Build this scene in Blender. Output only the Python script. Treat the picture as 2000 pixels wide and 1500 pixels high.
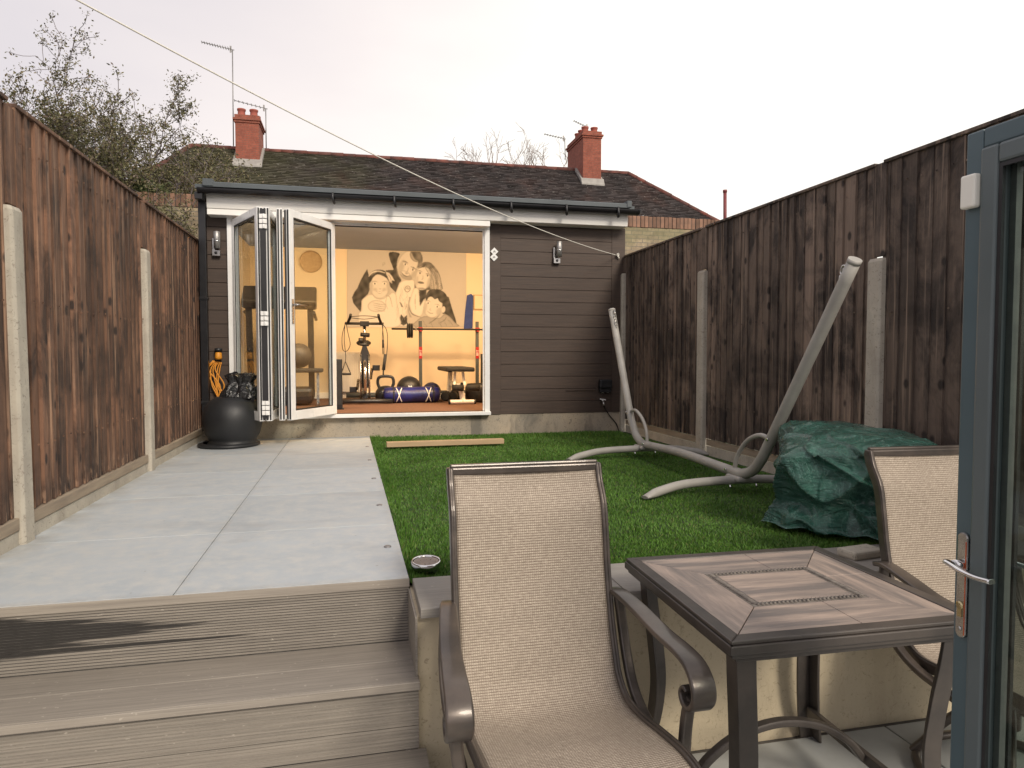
import bpy, bmesh, math, random
from mathutils import Vector, Matrix, noise
random.seed(7)
R = math.radians
for o in list(bpy.data.objects): bpy.data.objects.remove(o)
SC = bpy.context.scene
COL = SC.collection
# ---------------------------------------------------------------- camera, sky, sun, exposure
FPX, YAW, PIT, EYE = 1340.0, R(13.0), math.atan(58/1340.0), 1.48
cam_d = bpy.data.cameras.new("camera"); cam = bpy.data.objects.new("camera", cam_d); COL.objects.link(cam)
cam.location = (0, 0, EYE); cam.rotation_euler = (math.pi/2 - PIT, 0, -YAW)
cam_d.sensor_width = 36; cam_d.lens = 36*FPX/2000; cam_d.clip_start = .02; cam_d.clip_end = 2000
SC.camera = cam
SUN_EL, SUN_AZ = R(35), R(162)          # azimuth from +Y clockwise: behind the camera, to the right
world = bpy.data.worlds.new("World"); SC.world = world; world.use_nodes = True
nt = world.node_tree; nt.nodes.clear()
def N(t, k, **kw):
    n = t.nodes.new(k)
    for a, v in kw.items(): setattr(n, a, v)
    return n
def L(t, a, b): t.links.new(a, b)
sky = N(nt, 'ShaderNodeTexSky', sky_type='NISHITA'); sky.sun_disc = False; sky.sun_elevation = SUN_EL; sky.sun_rotation = SUN_AZ
tc = N(nt, 'ShaderNodeTexCoord'); mp = N(nt, 'ShaderNodeMapping'); mp.inputs['Scale'].default_value = (1, 1, 3)
ns = N(nt, 'ShaderNodeTexNoise'); ns.inputs['Scale'].default_value = 1.6; ns.inputs['Detail'].default_value = 5
L(nt, tc.outputs['Generated'], mp.inputs[0]); L(nt, mp.outputs[0], ns.inputs['Vector'])
dt = N(nt, 'ShaderNodeVectorMath', operation='DOT_PRODUCT'); L(nt, tc.outputs['Generated'], dt.inputs[0]); dt.inputs[1].default_value = (.93, .2, -.45)
ad = N(nt, 'ShaderNodeMath', operation='MULTIPLY_ADD'); L(nt, ns.outputs['Fac'], ad.inputs[0]); ad.inputs[1].default_value = .55; L(nt, dt.outputs['Value'], ad.inputs[2])
cr = N(nt, 'ShaderNodeValToRGB'); L(nt, ad.outputs[0], cr.inputs[0])
cr.color_ramp.elements[0].position = 0.0; cr.color_ramp.elements[0].color = (6.9, 6.45, 6.65, 1)
cr.color_ramp.elements[1].position = .62; cr.color_ramp.elements[1].color = (10.4, 10.1, 9.4, 1)
e = cr.color_ramp.elements.new(.3); e.color = (8.5, 7.8, 7.6, 1)
mx = N(nt, 'ShaderNodeMix', data_type='RGBA'); mx.inputs[0].default_value = .96
L(nt, sky.outputs[0], mx.inputs[6]); L(nt, cr.outputs[0], mx.inputs[7])
bg = N(nt, 'ShaderNodeBackground'); bg.inputs[1].default_value = .1; L(nt, mx.outputs[2], bg.inputs[0])
wo = N(nt, 'ShaderNodeOutputWorld'); L(nt, bg.outputs[0], wo.inputs[0])
sd = bpy.data.lights.new("sun", 'SUN'); sd.energy = 2.3; sd.angle = R(16); sd.color = (1, .90, .76)
sun = bpy.data.objects.new("sun", sd); COL.objects.link(sun)
sv = Vector((math.sin(SUN_AZ)*math.cos(SUN_EL), math.cos(SUN_AZ)*math.cos(SUN_EL), math.sin(SUN_EL)))
sun.rotation_euler = sv.to_track_quat('Z', 'Y').to_euler(); sun.location = (0, -3, 8)
SC.view_settings.view_transform = 'Standard'; SC.view_settings.look = 'None'
SC.view_settings.exposure = 0.25; SC.view_settings.gamma = 1
SC.render.resolution_x = 1024; SC.render.resolution_y = 768
try:
    SC.cycles.max_bounces = 8; SC.cycles.transparent_max_bounces = 16
except Exception: pass

# ---------------------------------------------------------------- projection used to lay out points measured on known planes
def ray(px, py):
    u = (px-1000)/FPX; v = (750-py)/FPX
    f = math.cos(PIT)+math.sin(PIT)*v; z = -math.sin(PIT)+math.cos(PIT)*v
    return (u*math.cos(YAW)+f*math.sin(YAW), f*math.cos(YAW)-u*math.sin(YAW), z)
def P(px, py, X=None, Y=None, z=None):
    d = ray(px, py)
    t = X/d[0] if X is not None else Y/d[1] if Y is not None else (z-EYE)/d[2]
    return Vector((d[0]*t, d[1]*t, EYE+d[2]*t))

# ---------------------------------------------------------------- mesh helper
class M:
    def __init__(s): s.v = []; s.f = []; s.m = []; s.uv = None; s.sm = []
    def add(s, vs, fs, mi=0, sm=False):
        b = len(s.v); s.v += [tuple(v) for v in vs]
        for f in fs: s.f.append([b+i for i in f]); s.m.append(mi); s.sm.append(sm)
        return s
    def box(s, a, b, mi=0, mat=None):
        x0, y0, z0 = a; x1, y1, z1 = b
        vs = [Vector(p) for p in ((x0,y0,z0),(x1,y0,z0),(x1,y1,z0),(x0,y1,z0),(x0,y0,z1),(x1,y0,z1),(x1,y1,z1),(x0,y1,z1))]
        if mat is not None: vs = [mat @ v for v in vs]
        return s.add(vs, [(0,3,2,1),(4,5,6,7),(0,1,5,4),(1,2,6,5),(2,3,7,6),(3,0,4,7)], mi)
    def cb(s, c, size, mi=0, rot=None):
        h = Vector(size)/2; mt = Matrix.Translation(c)
        if rot is not None: mt = mt @ rot.to_4x4()
        return s.box(-h, h, mi, mt)
    def bar(s, p0, p1, w, h, mi=0, up=(0,0,1)):      # rectangular bar between two points
        p0 = Vector(p0); p1 = Vector(p1); d = (p1-p0); l = d.length; d.normalize()
        u = Vector(up); x = d.cross(u)
        if x.length < 1e-4: x = d.cross(Vector((1,0,0)))
        x.normalize(); z = x.cross(d)
        mt = Matrix((x, d, z)).transposed().to_4x4(); mt.translation = (p0+p1)/2
        return s.box((-w/2,-l/2,-h/2), (w/2,l/2,h/2), mi, mt)
    def sweep(s, pts, prof, mi=0, up=(0,0,1), sm=False, cap=True, scale=None, fixed=False):
        pts = [Vector(p) for p in pts]; n = len(pts); k = len(prof); rings = []
        t0 = (pts[1]-pts[0]).normalized(); x = t0.cross(Vector(up))
        if x.length < 1e-4: x = t0.cross(Vector((1,0,0)))
        x.normalize()
        for i in range(n):
            t = (pts[min(i+1,n-1)]-pts[max(i-1,0)]).normalized()
            if fixed: x = Vector(up).normalized()
            else: x = (x - t*x.dot(t)).normalized()
            y = x.cross(t).normalized(); sc = scale[i] if scale else 1
            if isinstance(sc, (int, float)): sc = (sc, sc)
            rings += [pts[i]+x*a*sc[0]+y*b*sc[1] for a, b in prof]
        fs = [(i*k+j, i*k+(j+1)%k, (i+1)*k+(j+1)%k, (i+1)*k+j) for i in range(n-1) for j in range(k)]
        b = len(s.v); s.add(rings, fs, mi, sm)
        if cap:
            s.f.append([b+j for j in reversed(range(k))]); s.m.append(mi); s.sm.append(False)
            s.f.append([b+(n-1)*k+j for j in range(k)]); s.m.append(mi); s.sm.append(False)
        return s
    def tube(s, pts, r, n=10, mi=0, cap=True, **kw):
        prof = [(math.cos(2*math.pi*i/n), math.sin(2*math.pi*i/n)) for i in range(n)]
        if isinstance(r, (int, float)): r = [r]*len(pts)
        return s.sweep(pts, prof, mi, sm=True, cap=cap, scale=list(r), **kw)
    def cyl(s, p0, p1, r, n=20, mi=0): return s.tube([p0, p1], r, n, mi)
    def lathe(s, prof, c=(0,0,0), n=32, mi=0, rot=None, sq=(1,1)):
        vs = []; k = len(prof)
        for i in range(n):
            a = 2*math.pi*i/n
            for r, z in prof:
                p = Vector((r*math.cos(a)*sq[0], r*math.sin(a)*sq[1], z))
                if rot is not None: p = rot @ p
                vs.append(Vector(c)+p)
        fs = [(i*k+j, ((i+1)%n)*k+j, ((i+1)%n)*k+j+1, i*k+j+1) for i in range(n) for j in range(k-1)]
        return s.add(vs, fs, mi, True)
    def prism(s, poly, a, b, axis='y', mi=0):      # extrude polygon between a and b along an axis
        def q(p, t): return {'x': (t, p[0], p[1]), 'y': (p[0], t, p[1]), 'z': (p[0], p[1], t)}[axis]
        k = len(poly); vs = [q(p, a) for p in poly]+[q(p, b) for p in poly]
        fs = [list(range(k)), list(reversed(range(k, 2*k)))]+[(j, (j+1)%k, k+(j+1)%k, k+j) for j in range(k)]
        return s.add(vs, fs, mi)
    def build(s, name, mats, parent=None, world=True, bevel=0, seg=2, sub=0, fix=True, uv=None, label=None):
        me = bpy.data.meshes.new(name)
        off = Vector((0,0,0))
        if parent is not None and world:
            p = parent
            while p is not None: off += p.location; p = p.parent
        me.from_pydata([tuple(Vector(v)-off) for v in s.v], [], s.f)
        if not isinstance(mats, (list, tuple)): mats = [mats]
        for m_ in mats: me.materials.append(m_)
        me.polygons.foreach_set('material_index', s.m); me.polygons.foreach_set('use_smooth', s.sm)
        if uv:
            l = me.uv_layers.new(name='UVMap')
            for lp in me.loops: l.data[lp.index].uv = uv[lp.vertex_index]
        me.update()
        if fix:
            bm = bmesh.new(); bm.from_mesh(me); bmesh.ops.recalc_face_normals(bm, faces=bm.faces); bm.to_mesh(me); bm.free()
        o = bpy.data.objects.new(name, me); COL.objects.link(o)
        if parent is not None: o.parent = parent
        if bevel:
            b = o.modifiers.new('bevel', 'BEVEL'); b.width = bevel; b.segments = seg; b.limit_method = 'ANGLE'; b.angle_limit = R(40)
        if sub:
            b = o.modifiers.new('sub', 'SUBSURF'); b.levels = sub; b.render_levels = sub
        if label: o['label'] = label
        return o
def tag(o, label=None, cat=None, group=None, kind=None):
    if label: o['label'] = label
    if cat: o['category'] = cat
    if group: o['group'] = group
    if kind: o['kind'] = kind
    return o
def thing(name, label, cat, loc=(0,0,0), group=None, rz=0):
    o = bpy.data.objects.new(name, None); COL.objects.link(o); o.location = loc; o.rotation_euler = (0,0,rz); o.empty_display_size = .1
    return tag(o, label, cat, group)
def copy_tree(o, parent=None):
    c = o.copy(); COL.objects.link(c); c.parent = parent
    for ch in [x for x in bpy.data.objects if x.parent == o]: copy_tree(ch, c)
    return c
def single(m, name, mats, label, cat, group=None, loc=None, **kw):     # a thing that is one mesh: origin at its base centre
    xs = [v[0] for v in m.v]; ys = [v[1] for v in m.v]; zs = [v[2] for v in m.v]
    c = Vector(loc) if loc is not None else Vector(((min(xs)+max(xs))/2, (min(ys)+max(ys))/2, min(zs)))
    m.v = [tuple(Vector(v)-c) for v in m.v]
    o = m.build(name, mats, **kw); o.location = c
    return tag(o, label, cat, group)
def arc(c, r, a0, a1, n, plane='yz', x=0):
    out = []
    for i in range(n+1):
        a = R(a0+(a1-a0)*i/n); u = c[0]+r*math.cos(a); w = c[1]+r*math.sin(a)
        out.append({'yz': (x, u, w), 'xz': (u, x, w), 'xy': (u, w, x)}[plane])
    return out
def smooth_path(pts, n=6):                      # Catmull-Rom
    pts = [Vector(p) for p in pts]; out = []
    q = [pts[0]*2-pts[1]]+pts+[pts[-1]*2-pts[-2]]
    for i in range(1, len(q)-2):
        for k in range(n):
            t = k/n; a, b, c, d = q[i-1], q[i], q[i+1], q[i+2]
            out.append(.5*((2*b)+(c-a)*t+(2*a-5*b+4*c-d)*t*t+(3*b-a-3*c+d)*t**3))
    out.append(pts[-1]); return out
def rrect(w, h, r=.3, n=3):
    r = min(w, h)*r; out = []
    for cx, cy, a in ((w/2-r, h/2-r, 0), (-w/2+r, h/2-r, 90), (-w/2+r, -h/2+r, 180), (w/2-r, -h/2+r, 270)):
        for i in range(n+1): out.append((cx+r*math.cos(R(a+90*i/n)), cy+r*math.sin(R(a+90*i/n))))
    return out

# ---------------------------------------------------------------- materials
def base(name, rough=.6, metal=0, spec=.5, coat=0):
    m = bpy.data.materials.new(name); m.use_nodes = True; t = m.node_tree
    p = t.nodes['Principled BSDF']; p.inputs['Roughness'].default_value = rough; p.inputs['Metallic'].default_value = metal
    p.inputs['Specular IOR Level'].default_value = spec; p.inputs['Coat Weight'].default_value = coat
    return m, t, p
def coords(t, stretch=(1,1,1), src='Object', loc=(0,0,0)):
    c = N(t, 'ShaderNodeTexCoord'); q = N(t, 'ShaderNodeMapping'); q.inputs['Scale'].default_value = stretch; q.inputs['Location'].default_value = loc
    L(t, c.outputs[src], q.inputs[0]); return q.outputs[0]
def tnoise(t, vec, scale, detail=6, rough=.55, dist=0):
    n = N(t, 'ShaderNodeTexNoise'); n.inputs['Scale'].default_value = scale; n.inputs['Detail'].default_value = detail
    n.inputs['Roughness'].default_value = rough; n.inputs['Distortion'].default_value = dist
    L(t, vec, n.inputs['Vector']); return n.outputs['Fac']
def ramp(t, fac, stops):
    r = N(t, 'ShaderNodeValToRGB'); L(t, fac, r.inputs[0]); el = r.color_ramp.elements
    while len(el) < len(stops): el.new(.5)
    for e_, (p_, c_) in zip(el, stops):
        e_.position = p_; e_.color = (c_, c_, c_, 1) if isinstance(c_, (int, float)) else (*c_[:3], 1)
    return r.outputs[0]
def mixc(t, fac, a, b, mode='MIX'):
    m = N(t, 'ShaderNodeMix', data_type='RGBA', blend_type=mode)
    for sock, v in ((0, fac), (6, a), (7, b)):
        if isinstance(v, (int, float)): m.inputs[sock].default_value = v if sock == 0 else (v, v, v, 1)
        elif isinstance(v, tuple): m.inputs[sock].default_value = (*v[:3], 1)
        else: L(t, v, m.inputs[sock])
    return m.outputs[2]
def math_(t, op, a, b=0, c=0, clamp=False):
    m = N(t, 'ShaderNodeMath', operation=op); m.use_clamp = clamp
    for i, v in enumerate((a, b, c)):
        if isinstance(v, (int, float)): m.inputs[i].default_value = v
        else: L(t, v, m.inputs[i])
    return m.outputs[0]
def sepxyz(t, v):
    s_ = N(t, 'ShaderNodeSeparateXYZ'); L(t, v, s_.inputs[0]); return s_.outputs
def bump(t, p, h, strength=.3, dist=.01):
    b = N(t, 'ShaderNodeBump'); b.inputs['Strength'].default_value = strength; b.inputs['Distance'].default_value = dist
    L(t, h, b.inputs['Height']); L(t, b.outputs[0], p.inputs['Normal'])
def island(t):
    g = N(t, 'ShaderNodeNewGeometry'); return g.outputs['Random Per Island']
def mat(name, c1, c2=None, scale=6, rough=.6, metal=0, bmp=0, bs=40, stretch=(1,1,1), isl=0, lo=.35, hi=.65, spec=.5, bd=.004, coat=0, rv=.12):
    m, t, p = base(name, rough, metal, spec, coat)
    c2 = c2 or tuple(x*.8 for x in c1); v = coords(t, stretch)
    col = mixc(t, ramp(t, tnoise(t, v, scale), [(lo, 0), (hi, 1)]), c1, c2)
    if isl: col = mixc(t, 1.0, col, ramp(t, island(t), [(0, 1-isl), (1, 1+isl)]), 'MULTIPLY')
    L(t, col, p.inputs['Base Color'])
    rr = math_(t, 'MULTIPLY_ADD', tnoise(t, v, scale*2.3), rv*2, rough-rv); L(t, rr, p.inputs['Roughness'])
    if bmp: bump(t, p, tnoise(t, v, bs, 5), bmp, bd)
    return m
def flat(name, c, rough=.5, metal=0): return mat(name, c, tuple(x*.93 for x in c), 12, rough, metal)
MT = {}
MT['white'] = mat('white_upvc', (.84,.84,.82), (.76,.75,.73), 5, .3, bmp=.04, bs=25)
MT['fascia'] = mat('fascia_board', (.92,.90,.86), (.84,.82,.78), 3, .4, bmp=.05, bs=20)
MT['black'] = mat('black_plastic', (.012,.012,.014), (.022,.022,.024), 8, .42, bmp=.08, bs=60)
MT['gutter'] = mat('black_gutter', (.008,.008,.010), (.014,.014,.016), 6, .35)
MT['greycap'] = mat('grey_roof_trim', (.085,.10,.11), (.065,.078,.085), 4, .55, bmp=.1, bs=30)
MT['steel'] = mat('brushed_steel', (.55,.54,.52), (.42,.41,.40), 20, .28, 1)
MT['satin'] = mat('satin_steel', (.42,.41,.40), (.36,.35,.34), 20, .48, .75)
MT['chrome'] = mat('chrome', (.8,.8,.8), (.7,.7,.7), 20, .1, 1, rv=.03)
MT['rubber'] = mat('black_rubber', (.018,.018,.018), (.03,.03,.03), 10, .7, bmp=.15)
MT['red'] = flat('red_plastic', (.42,.02,.025), .4)
MT['aerial'] = mat('aerial_metal', (.32,.31,.30), (.25,.24,.24), 20, .5, .6)
# ---- rendered wall / plinth
def render_mat(name, c1, c2, stain, sc=3, z0=0, z1=.5, amt=.6):
    m, t, p = base(name, .85); v = coords(t)
    col = mixc(t, ramp(t, tnoise(t, v, sc, 8, .6), [(.35, 0), (.66, 1)]), c1, c2)
    fine = ramp(t, tnoise(t, v, 38, 6, .75, 1.5), [(.36, 0), (.44, 1)])
    col = mixc(t, fine, stain, col)
    w = ramp(t, tnoise(t, coords(t, (1.2, 1.2, .35)), 2.6, 8, .65, .5), [(.54, 0), (.64, amt)])
    col = mixc(t, w, col, stain)
    L(t, col, p.inputs['Base Color']); bump(t, p, tnoise(t, v, 55, 6, .7), .35, .006)
    return m
MT['render'] = render_mat('cream_render', (.56,.475,.33), (.47,.40,.285), (.36,.29,.20), amt=.4)
MT['plinth'] = render_mat('grey_render_plinth', (.46,.38,.28), (.34,.30,.24), (.14,.13,.11), amt=.75)
MT['conc'] = render_mat('concrete', (.50,.46,.38), (.40,.36,.30), (.26,.23,.19), 6, amt=.4)
# ---- slabs
m, t, p = base('porcelain_slab', .55); v = coords(t)
col = mixc(t, ramp(t, tnoise(t, v, 2.2, 8, .62), [(.3, 0), (.7, 1)]), (.46,.50,.53), (.385,.425,.455))
col = mixc(t, ramp(t, tnoise(t, v, 11, 8, .7), [(.42, 0), (.66, .8)]), col, (.53,.535,.52))
col = mixc(t, ramp(t, tnoise(t, coords(t, (1,2.4,1), loc=(3,1,0)), 1.4, 6, .6, .6), [(.52, 0), (.70, .55)]), col, (.345,.355,.36))
col = mixc(t, 1.0, col, ramp(t, island(t), [(0, .93), (1, 1.05)]), 'MULTIPLY')
g_ = N(t, 'ShaderNodeNewGeometry'); X_, Y_, Z_ = sepxyz(t, g_.outputs['Position'])
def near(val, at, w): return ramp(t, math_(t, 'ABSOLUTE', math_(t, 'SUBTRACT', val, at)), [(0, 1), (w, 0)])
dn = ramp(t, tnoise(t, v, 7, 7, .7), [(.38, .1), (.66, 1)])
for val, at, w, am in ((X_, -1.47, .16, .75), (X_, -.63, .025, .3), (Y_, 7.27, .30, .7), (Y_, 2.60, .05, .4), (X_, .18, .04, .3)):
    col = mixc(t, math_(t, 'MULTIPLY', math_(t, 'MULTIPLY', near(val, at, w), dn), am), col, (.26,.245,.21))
vs_ = N(t, 'ShaderNodeTexVoronoi'); vs_.inputs['Scale'].default_value = 9; L(t, v, vs_.inputs['Vector'])
col = mixc(t, ramp(t, vs_.outputs['Distance'], [(.035, .5), (.06, 0)]), col, (.24,.23,.21))
L(t, col, p.inputs['Base Color']); bump(t, p, tnoise(t, v, 90, 6), .12, .003); MT['slab'] = m
MT['joint'] = mat('dark_joint', (.12,.11,.10), (.07,.065,.06), 20, .9)
MT['paving'] = mat('lower_paving', (.42,.43,.42), (.33,.34,.33), 3, .7, bmp=.15, isl=.06)
# ---- composite decking, with a wet spill on the risers
def deck(name, c1, c2, spill=False):
    m, t, p = base(name, .6); v = coords(t, (.6, 14, 14))
    col = mixc(t, ramp(t, tnoise(t, v, 6, 8, .6), [(.3, 0), (.7, 1)]), c1, c2)
    col = mixc(t, ramp(t, tnoise(t, coords(t, (.7, 70, 70)), 3, 6, .7), [(.45, 0), (.62, .45)]), col, tuple(q*.55 for q in c2))
    col = mixc(t, ramp(t, tnoise(t, coords(t, (1.2, 4, 4), loc=(1,2,3)), 1.5, 6, .65), [(.5, 0), (.7, .35)]), col, tuple(q*.62 for q in c2))
    col = mixc(t, 1.0, col, ramp(t, island(t), [(0, .9), (1, 1.07)]), 'MULTIPLY')
    col = mixc(t, ramp(t, tnoise(t, coords(t, (30, 60, 60)), 1.2, 2), [(.70, 0), (.74, .5)]), col, (.55,.5,.43))
    if spill:
        g = N(t, 'ShaderNodeNewGeometry'); x, y, z = sepxyz(t, g.outputs['Position'])
        st = N(t, 'ShaderNodeMapping'); st.inputs['Scale'].default_value = (.8, 0, 55); L(t, g.outputs['Position'], st.inputs[0])
        nz = tnoise(t, st.outputs[0], 1.5, 6, .65)
        a = math_(t, 'MULTIPLY_ADD', x, -1.0, -.60)                   # grows towards the fence side
        zz = math_(t, 'ABSOLUTE', math_(t, 'SUBTRACT', z, .522))
        s1 = math_(t, 'SUBTRACT', a, math_(t, 'MULTIPLY', zz, 8.0))
        z2 = math_(t, 'ABSOLUTE', math_(t, 'SUBTRACT', z, .464))
        s2 = math_(t, 'SUBTRACT', math_(t, 'MULTIPLY_ADD', x, -.5, -.22), math_(t, 'MULTIPLY', z2, 22.0))
        s_ = math_(t, 'MULTIPLY_ADD', nz, .95, math_(t, 'MAXIMUM', s1, s2)); s_ = math_(t, 'ADD', s_, .0)
        msk = ramp(t, s_, [(.44, 0), (.53, 1)])
        col = mixc(t, math_(t, 'MULTIPLY', msk, .93), col, (.022,.021,.021))
        L(t, math_(t, 'MULTIPLY_ADD', msk, -.28, .6), p.inputs['Roughness'])
    L(t, col, p.inputs['Base Color']); bump(t, p, tnoise(t, coords(t, (1, 40, 40)), 8, 5), .2, .003)
    return m
MT['deck'] = deck('composite_deck', (.325,.29,.245), (.255,.228,.196))
MT['deckwet'] = deck('composite_deck_riser', (.315,.28,.238), (.245,.22,.188), True)
MT['lip'] = deck('composite_deck_edge', (.385,.34,.285), (.315,.28,.24))
MT['coping'] = deck('coping_board', (.34,.315,.28), (.29,.27,.245))
# ---- fence timber
def fence_mat(name, a, b, dark, pale, blot=.85):
    m, t, p = base(name, .8); isl = island(t)
    def bc(stretch, amt, loc=(0,0,0)):          # each board gets its own piece of the pattern
        cb = N(t, 'ShaderNodeCombineXYZ')
        for k_ in range(3): L(t, math_(t, 'MULTIPLY', isl, amt*(1+.7*k_)), cb.inputs[k_])
        ad_ = N(t, 'ShaderNodeVectorMath', operation='ADD'); L(t, coords(t, stretch, loc=loc), ad_.inputs[0]); L(t, cb.outputs[0], ad_.inputs[1]); return ad_.outputs[0]
    v = bc((10, 10, .8), 23)
    col = mixc(t, ramp(t, tnoise(t, v, 4, 9, .68, .5), [(.3, 0), (.68, 1)]), a, b)
    col = mixc(t, 1.0, col, ramp(t, isl, [(0, .58), (.25, .85), (.6, 1.0), (.85, 1.2), (1, 1.5)]), 'MULTIPLY')
    col = mixc(t, ramp(t, tnoise(t, bc((1.6, 1.6, 1.0), 1.1), 1.9, 8, .68, .6), [(.45, 0), (.60, blot)]), col, dark)
    col = mixc(t, ramp(t, tnoise(t, coords(t, (.5, .5, 1.5), loc=(3,1,2)), 1.5, 6, .6, .4), [(.52, 0), (.68, .65)]), col, dark)
    col = mixc(t, ramp(t, tnoise(t, bc((16, 16, .4), 9, (5,2,0)), 2.4, 7, .62), [(.55, 0), (.68, .6)]), col, pale)
    vo = N(t, 'ShaderNodeTexVoronoi'); vo.inputs['Scale'].default_value = 8; L(t, bc((1, 1, .75), 5), vo.inputs['Vector'])
    col = mixc(t, ramp(t, vo.outputs['Distance'], [(.12, .95), (.21, 0)]), col, dark)
    zz = sepxyz(t, coords(t))[2]
    foot = math_(t, 'MULTIPLY', ramp(t, zz, [(.08, 1), (.48, 0)]), ramp(t, tnoise(t, bc((12, 12, .8), 6), 2.2, 6), [(.38, 0), (.58, 1)]))
    col = mixc(t, math_(t, 'MULTIPLY', foot, .7), col, dark)
    rag = math_(t, 'MULTIPLY', ramp(t, zz, [(.12, 1), (.26, 0)]), ramp(t, tnoise(t, bc((14, 14, 3), 4, (1,1,1)), 3, 6), [(.55, 0), (.62, 1)]))
    col = mixc(t, math_(t, 'MULTIPLY', rag, .6), col, pale)
    L(t, col, p.inputs['Base Color']); bump(t, p, tnoise(t, bc((30, 30, 1.2), 7), 6, 8, .7), .6, .006)
    return m
MT['fenceL'] = fence_mat('red_brown_fence_timber', (.245,.130,.078), (.135,.072,.046), (.028,.019,.016), (.46,.30,.20), .8)
MT['fenceR'] = fence_mat('dark_brown_fence_timber', (.205,.150,.115), (.118,.087,.068), (.022,.016,.014), (.42,.31,.23), .9)
MT['kick'] = mat('timber_gravel_board', (.36,.29,.21), (.25,.20,.15), 3, .8, bmp=.3, bs=20, stretch=(1,1,9), bd=.006)
# ---- brown cladding with horizontal grain
MT['clad'] = mat('brown_composite_cladding', (.074,.049,.036), (.056,.038,.029), 5, .62, bmp=.3, bs=9, stretch=(.7,8,14), bd=.004, isl=.05)
MT['cladL'] = MT['clad']
# ---- bricks
def brick_mat(name, c1, c2, mortar, sc, dark, green=None, msz=.02):
    m, t, p = base(name, .9); x, y, z = sepxyz(t, coords(t))
    cb = N(t, 'ShaderNodeCombineXYZ'); L(t, math_(t, 'ADD', x, y), cb.inputs[0]); L(t, z, cb.inputs[1])
    wob = N(t, 'ShaderNodeVectorMath', operation='MULTIPLY_ADD'); wn = N(t, 'ShaderNodeTexNoise'); wn.inputs['Scale'].default_value = 9; L(t, coords(t), wn.inputs['Vector'])
    L(t, wn.outputs['Color'], wob.inputs[0]); wob.inputs[1].default_value = (.016, .016, 0); L(t, cb.outputs[0], wob.inputs[2])
    b = N(t, 'ShaderNodeTexBrick'); L(t, wob.outputs[0], b.inputs['Vector'])
    b.inputs['Scale'].default_value = 1; b.inputs['Brick Width'].default_value = .225*sc; b.inputs['Row Height'].default_value = .075*sc
    b.inputs['Mortar Size'].default_value = msz*.5; b.inputs['Mortar Smooth'].default_value = .3
    b.inputs['Color1'].default_value = (*c1, 1); b.inputs['Color2'].default_value = (*c2, 1); b.inputs['Mortar'].default_value = (*mortar, 1)
    col = mixc(t, ramp(t, tnoise(t, coords(t), 5, 8, .7), [(.45, 0), (.68, .8)]), b.outputs['Color'], dark)
    col = mixc(t, 1.0, col, ramp(t, tnoise(t, coords(t), 16, 6, .7), [(.3, .75), (.7, 1.2)]), 'MULTIPLY')
    if green: col = mixc(t, ramp(t, tnoise(t, coords(t), 1.1, 5), [(.5, 0), (.62, .5)]), col, green)
    L(t, col, p.inputs['Base Color']); bump(t, p, b.outputs['Fac'], -.6, .012)
    return m
MT['stock'] = brick_mat('yellow_stock_brick', (.44,.35,.23), (.31,.24,.16), (.22,.19,.15), 1, (.20,.16,.11), (.20,.20,.10))
MT['redbrick'] = brick_mat('red_chimney_brick', (.36,.105,.065), (.28,.08,.05), (.20,.11,.085), 1, (.20,.065,.045), msz=.014)
MT['soldier'] = mat('red_soldier_brick', (.27,.15,.10), (.19,.115,.08), 8, .9, bmp=.3, isl=.35)
MT['pot'] = mat('terracotta', (.36,.10,.07), (.28,.08,.06), 6, .8, bmp=.1)
MT['lead'] = mat('lead_flashing', (.36,.34,.31), (.27,.25,.23), 5, .7)
# ---- roof tiles
m, t, p = base('mossy_roof_tile', .85); v = coords(t)
col = mixc(t, ramp(t, tnoise(t, v, 1.2, 8, .65), [(.35, 0), (.65, 1)]), (.060,.045,.042), (.034,.028,.028))
col = mixc(t, 1.0, col, ramp(t, island(t), [(0, .72), (1, 1.28)]), 'MULTIPLY')
gx = ramp(t, math_(t, 'MULTIPLY_ADD', sepxyz(t, v)[0], -.08, tnoise(t, v, .5, 6, .7)), [(.62, 0), (1.2, .6)])
col = mixc(t, gx, col, (.085,.085,.035))
col = mixc(t, ramp(t, tnoise(t, coords(t, (1,1,1), loc=(9,0,0)), .45, 6, .65), [(.56, 0), (.70, .5)]), col, (.11,.055,.042))
col = mixc(t, ramp(t, tnoise(t, coords(t, (3,8,8)), 1.8, 4, .8), [(.63, 0), (.67, .9)]), col, (.50,.48,.43))
L(t, col, p.inputs['Base Color']); bump(t, p, tnoise(t, v, 10, 6), .6, .03); MT['tile'] = m
MT['ridge'] = mat('red_ridge_tile', (.19,.062,.045), (.09,.045,.04), 2.5, .85, bmp=.4, bs=12, isl=.25)
# ---- glass
def glass(name, tint=(.9,.93,.92), refl=.5):
    m = bpy.data.materials.new(name); m.use_nodes = True; t = m.node_tree; t.nodes.clear()
    tr = N(t, 'ShaderNodeBsdfTransparent'); tr.inputs[0].default_value = (*tint, 1)
    gl = N(t, 'ShaderNodeBsdfGlossy'); gl.inputs['Roughness'].default_value = .02
    lw_ = N(t, 'ShaderNodeLayerWeight'); lw_.inputs[0].default_value = .5
    f5 = math_(t, 'POWER', lw_.outputs['Facing'], 4.5)
    f2 = math_(t, 'MULTIPLY_ADD', f5, .85*refl, math_(t, 'MULTIPLY_ADD', tnoise(t, coords(t), 4, 4), .02, .025*refl), clamp=True)
    mx_ = N(t, 'ShaderNodeMixShader'); L(t, f2, mx_.inputs[0]); L(t, tr.outputs[0], mx_.inputs[1]); L(t, gl.outputs[0], mx_.inputs[2])
    o = N(t, 'ShaderNodeOutputMaterial'); L(t, mx_.outputs[0], o.inputs[0]); return m
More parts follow.
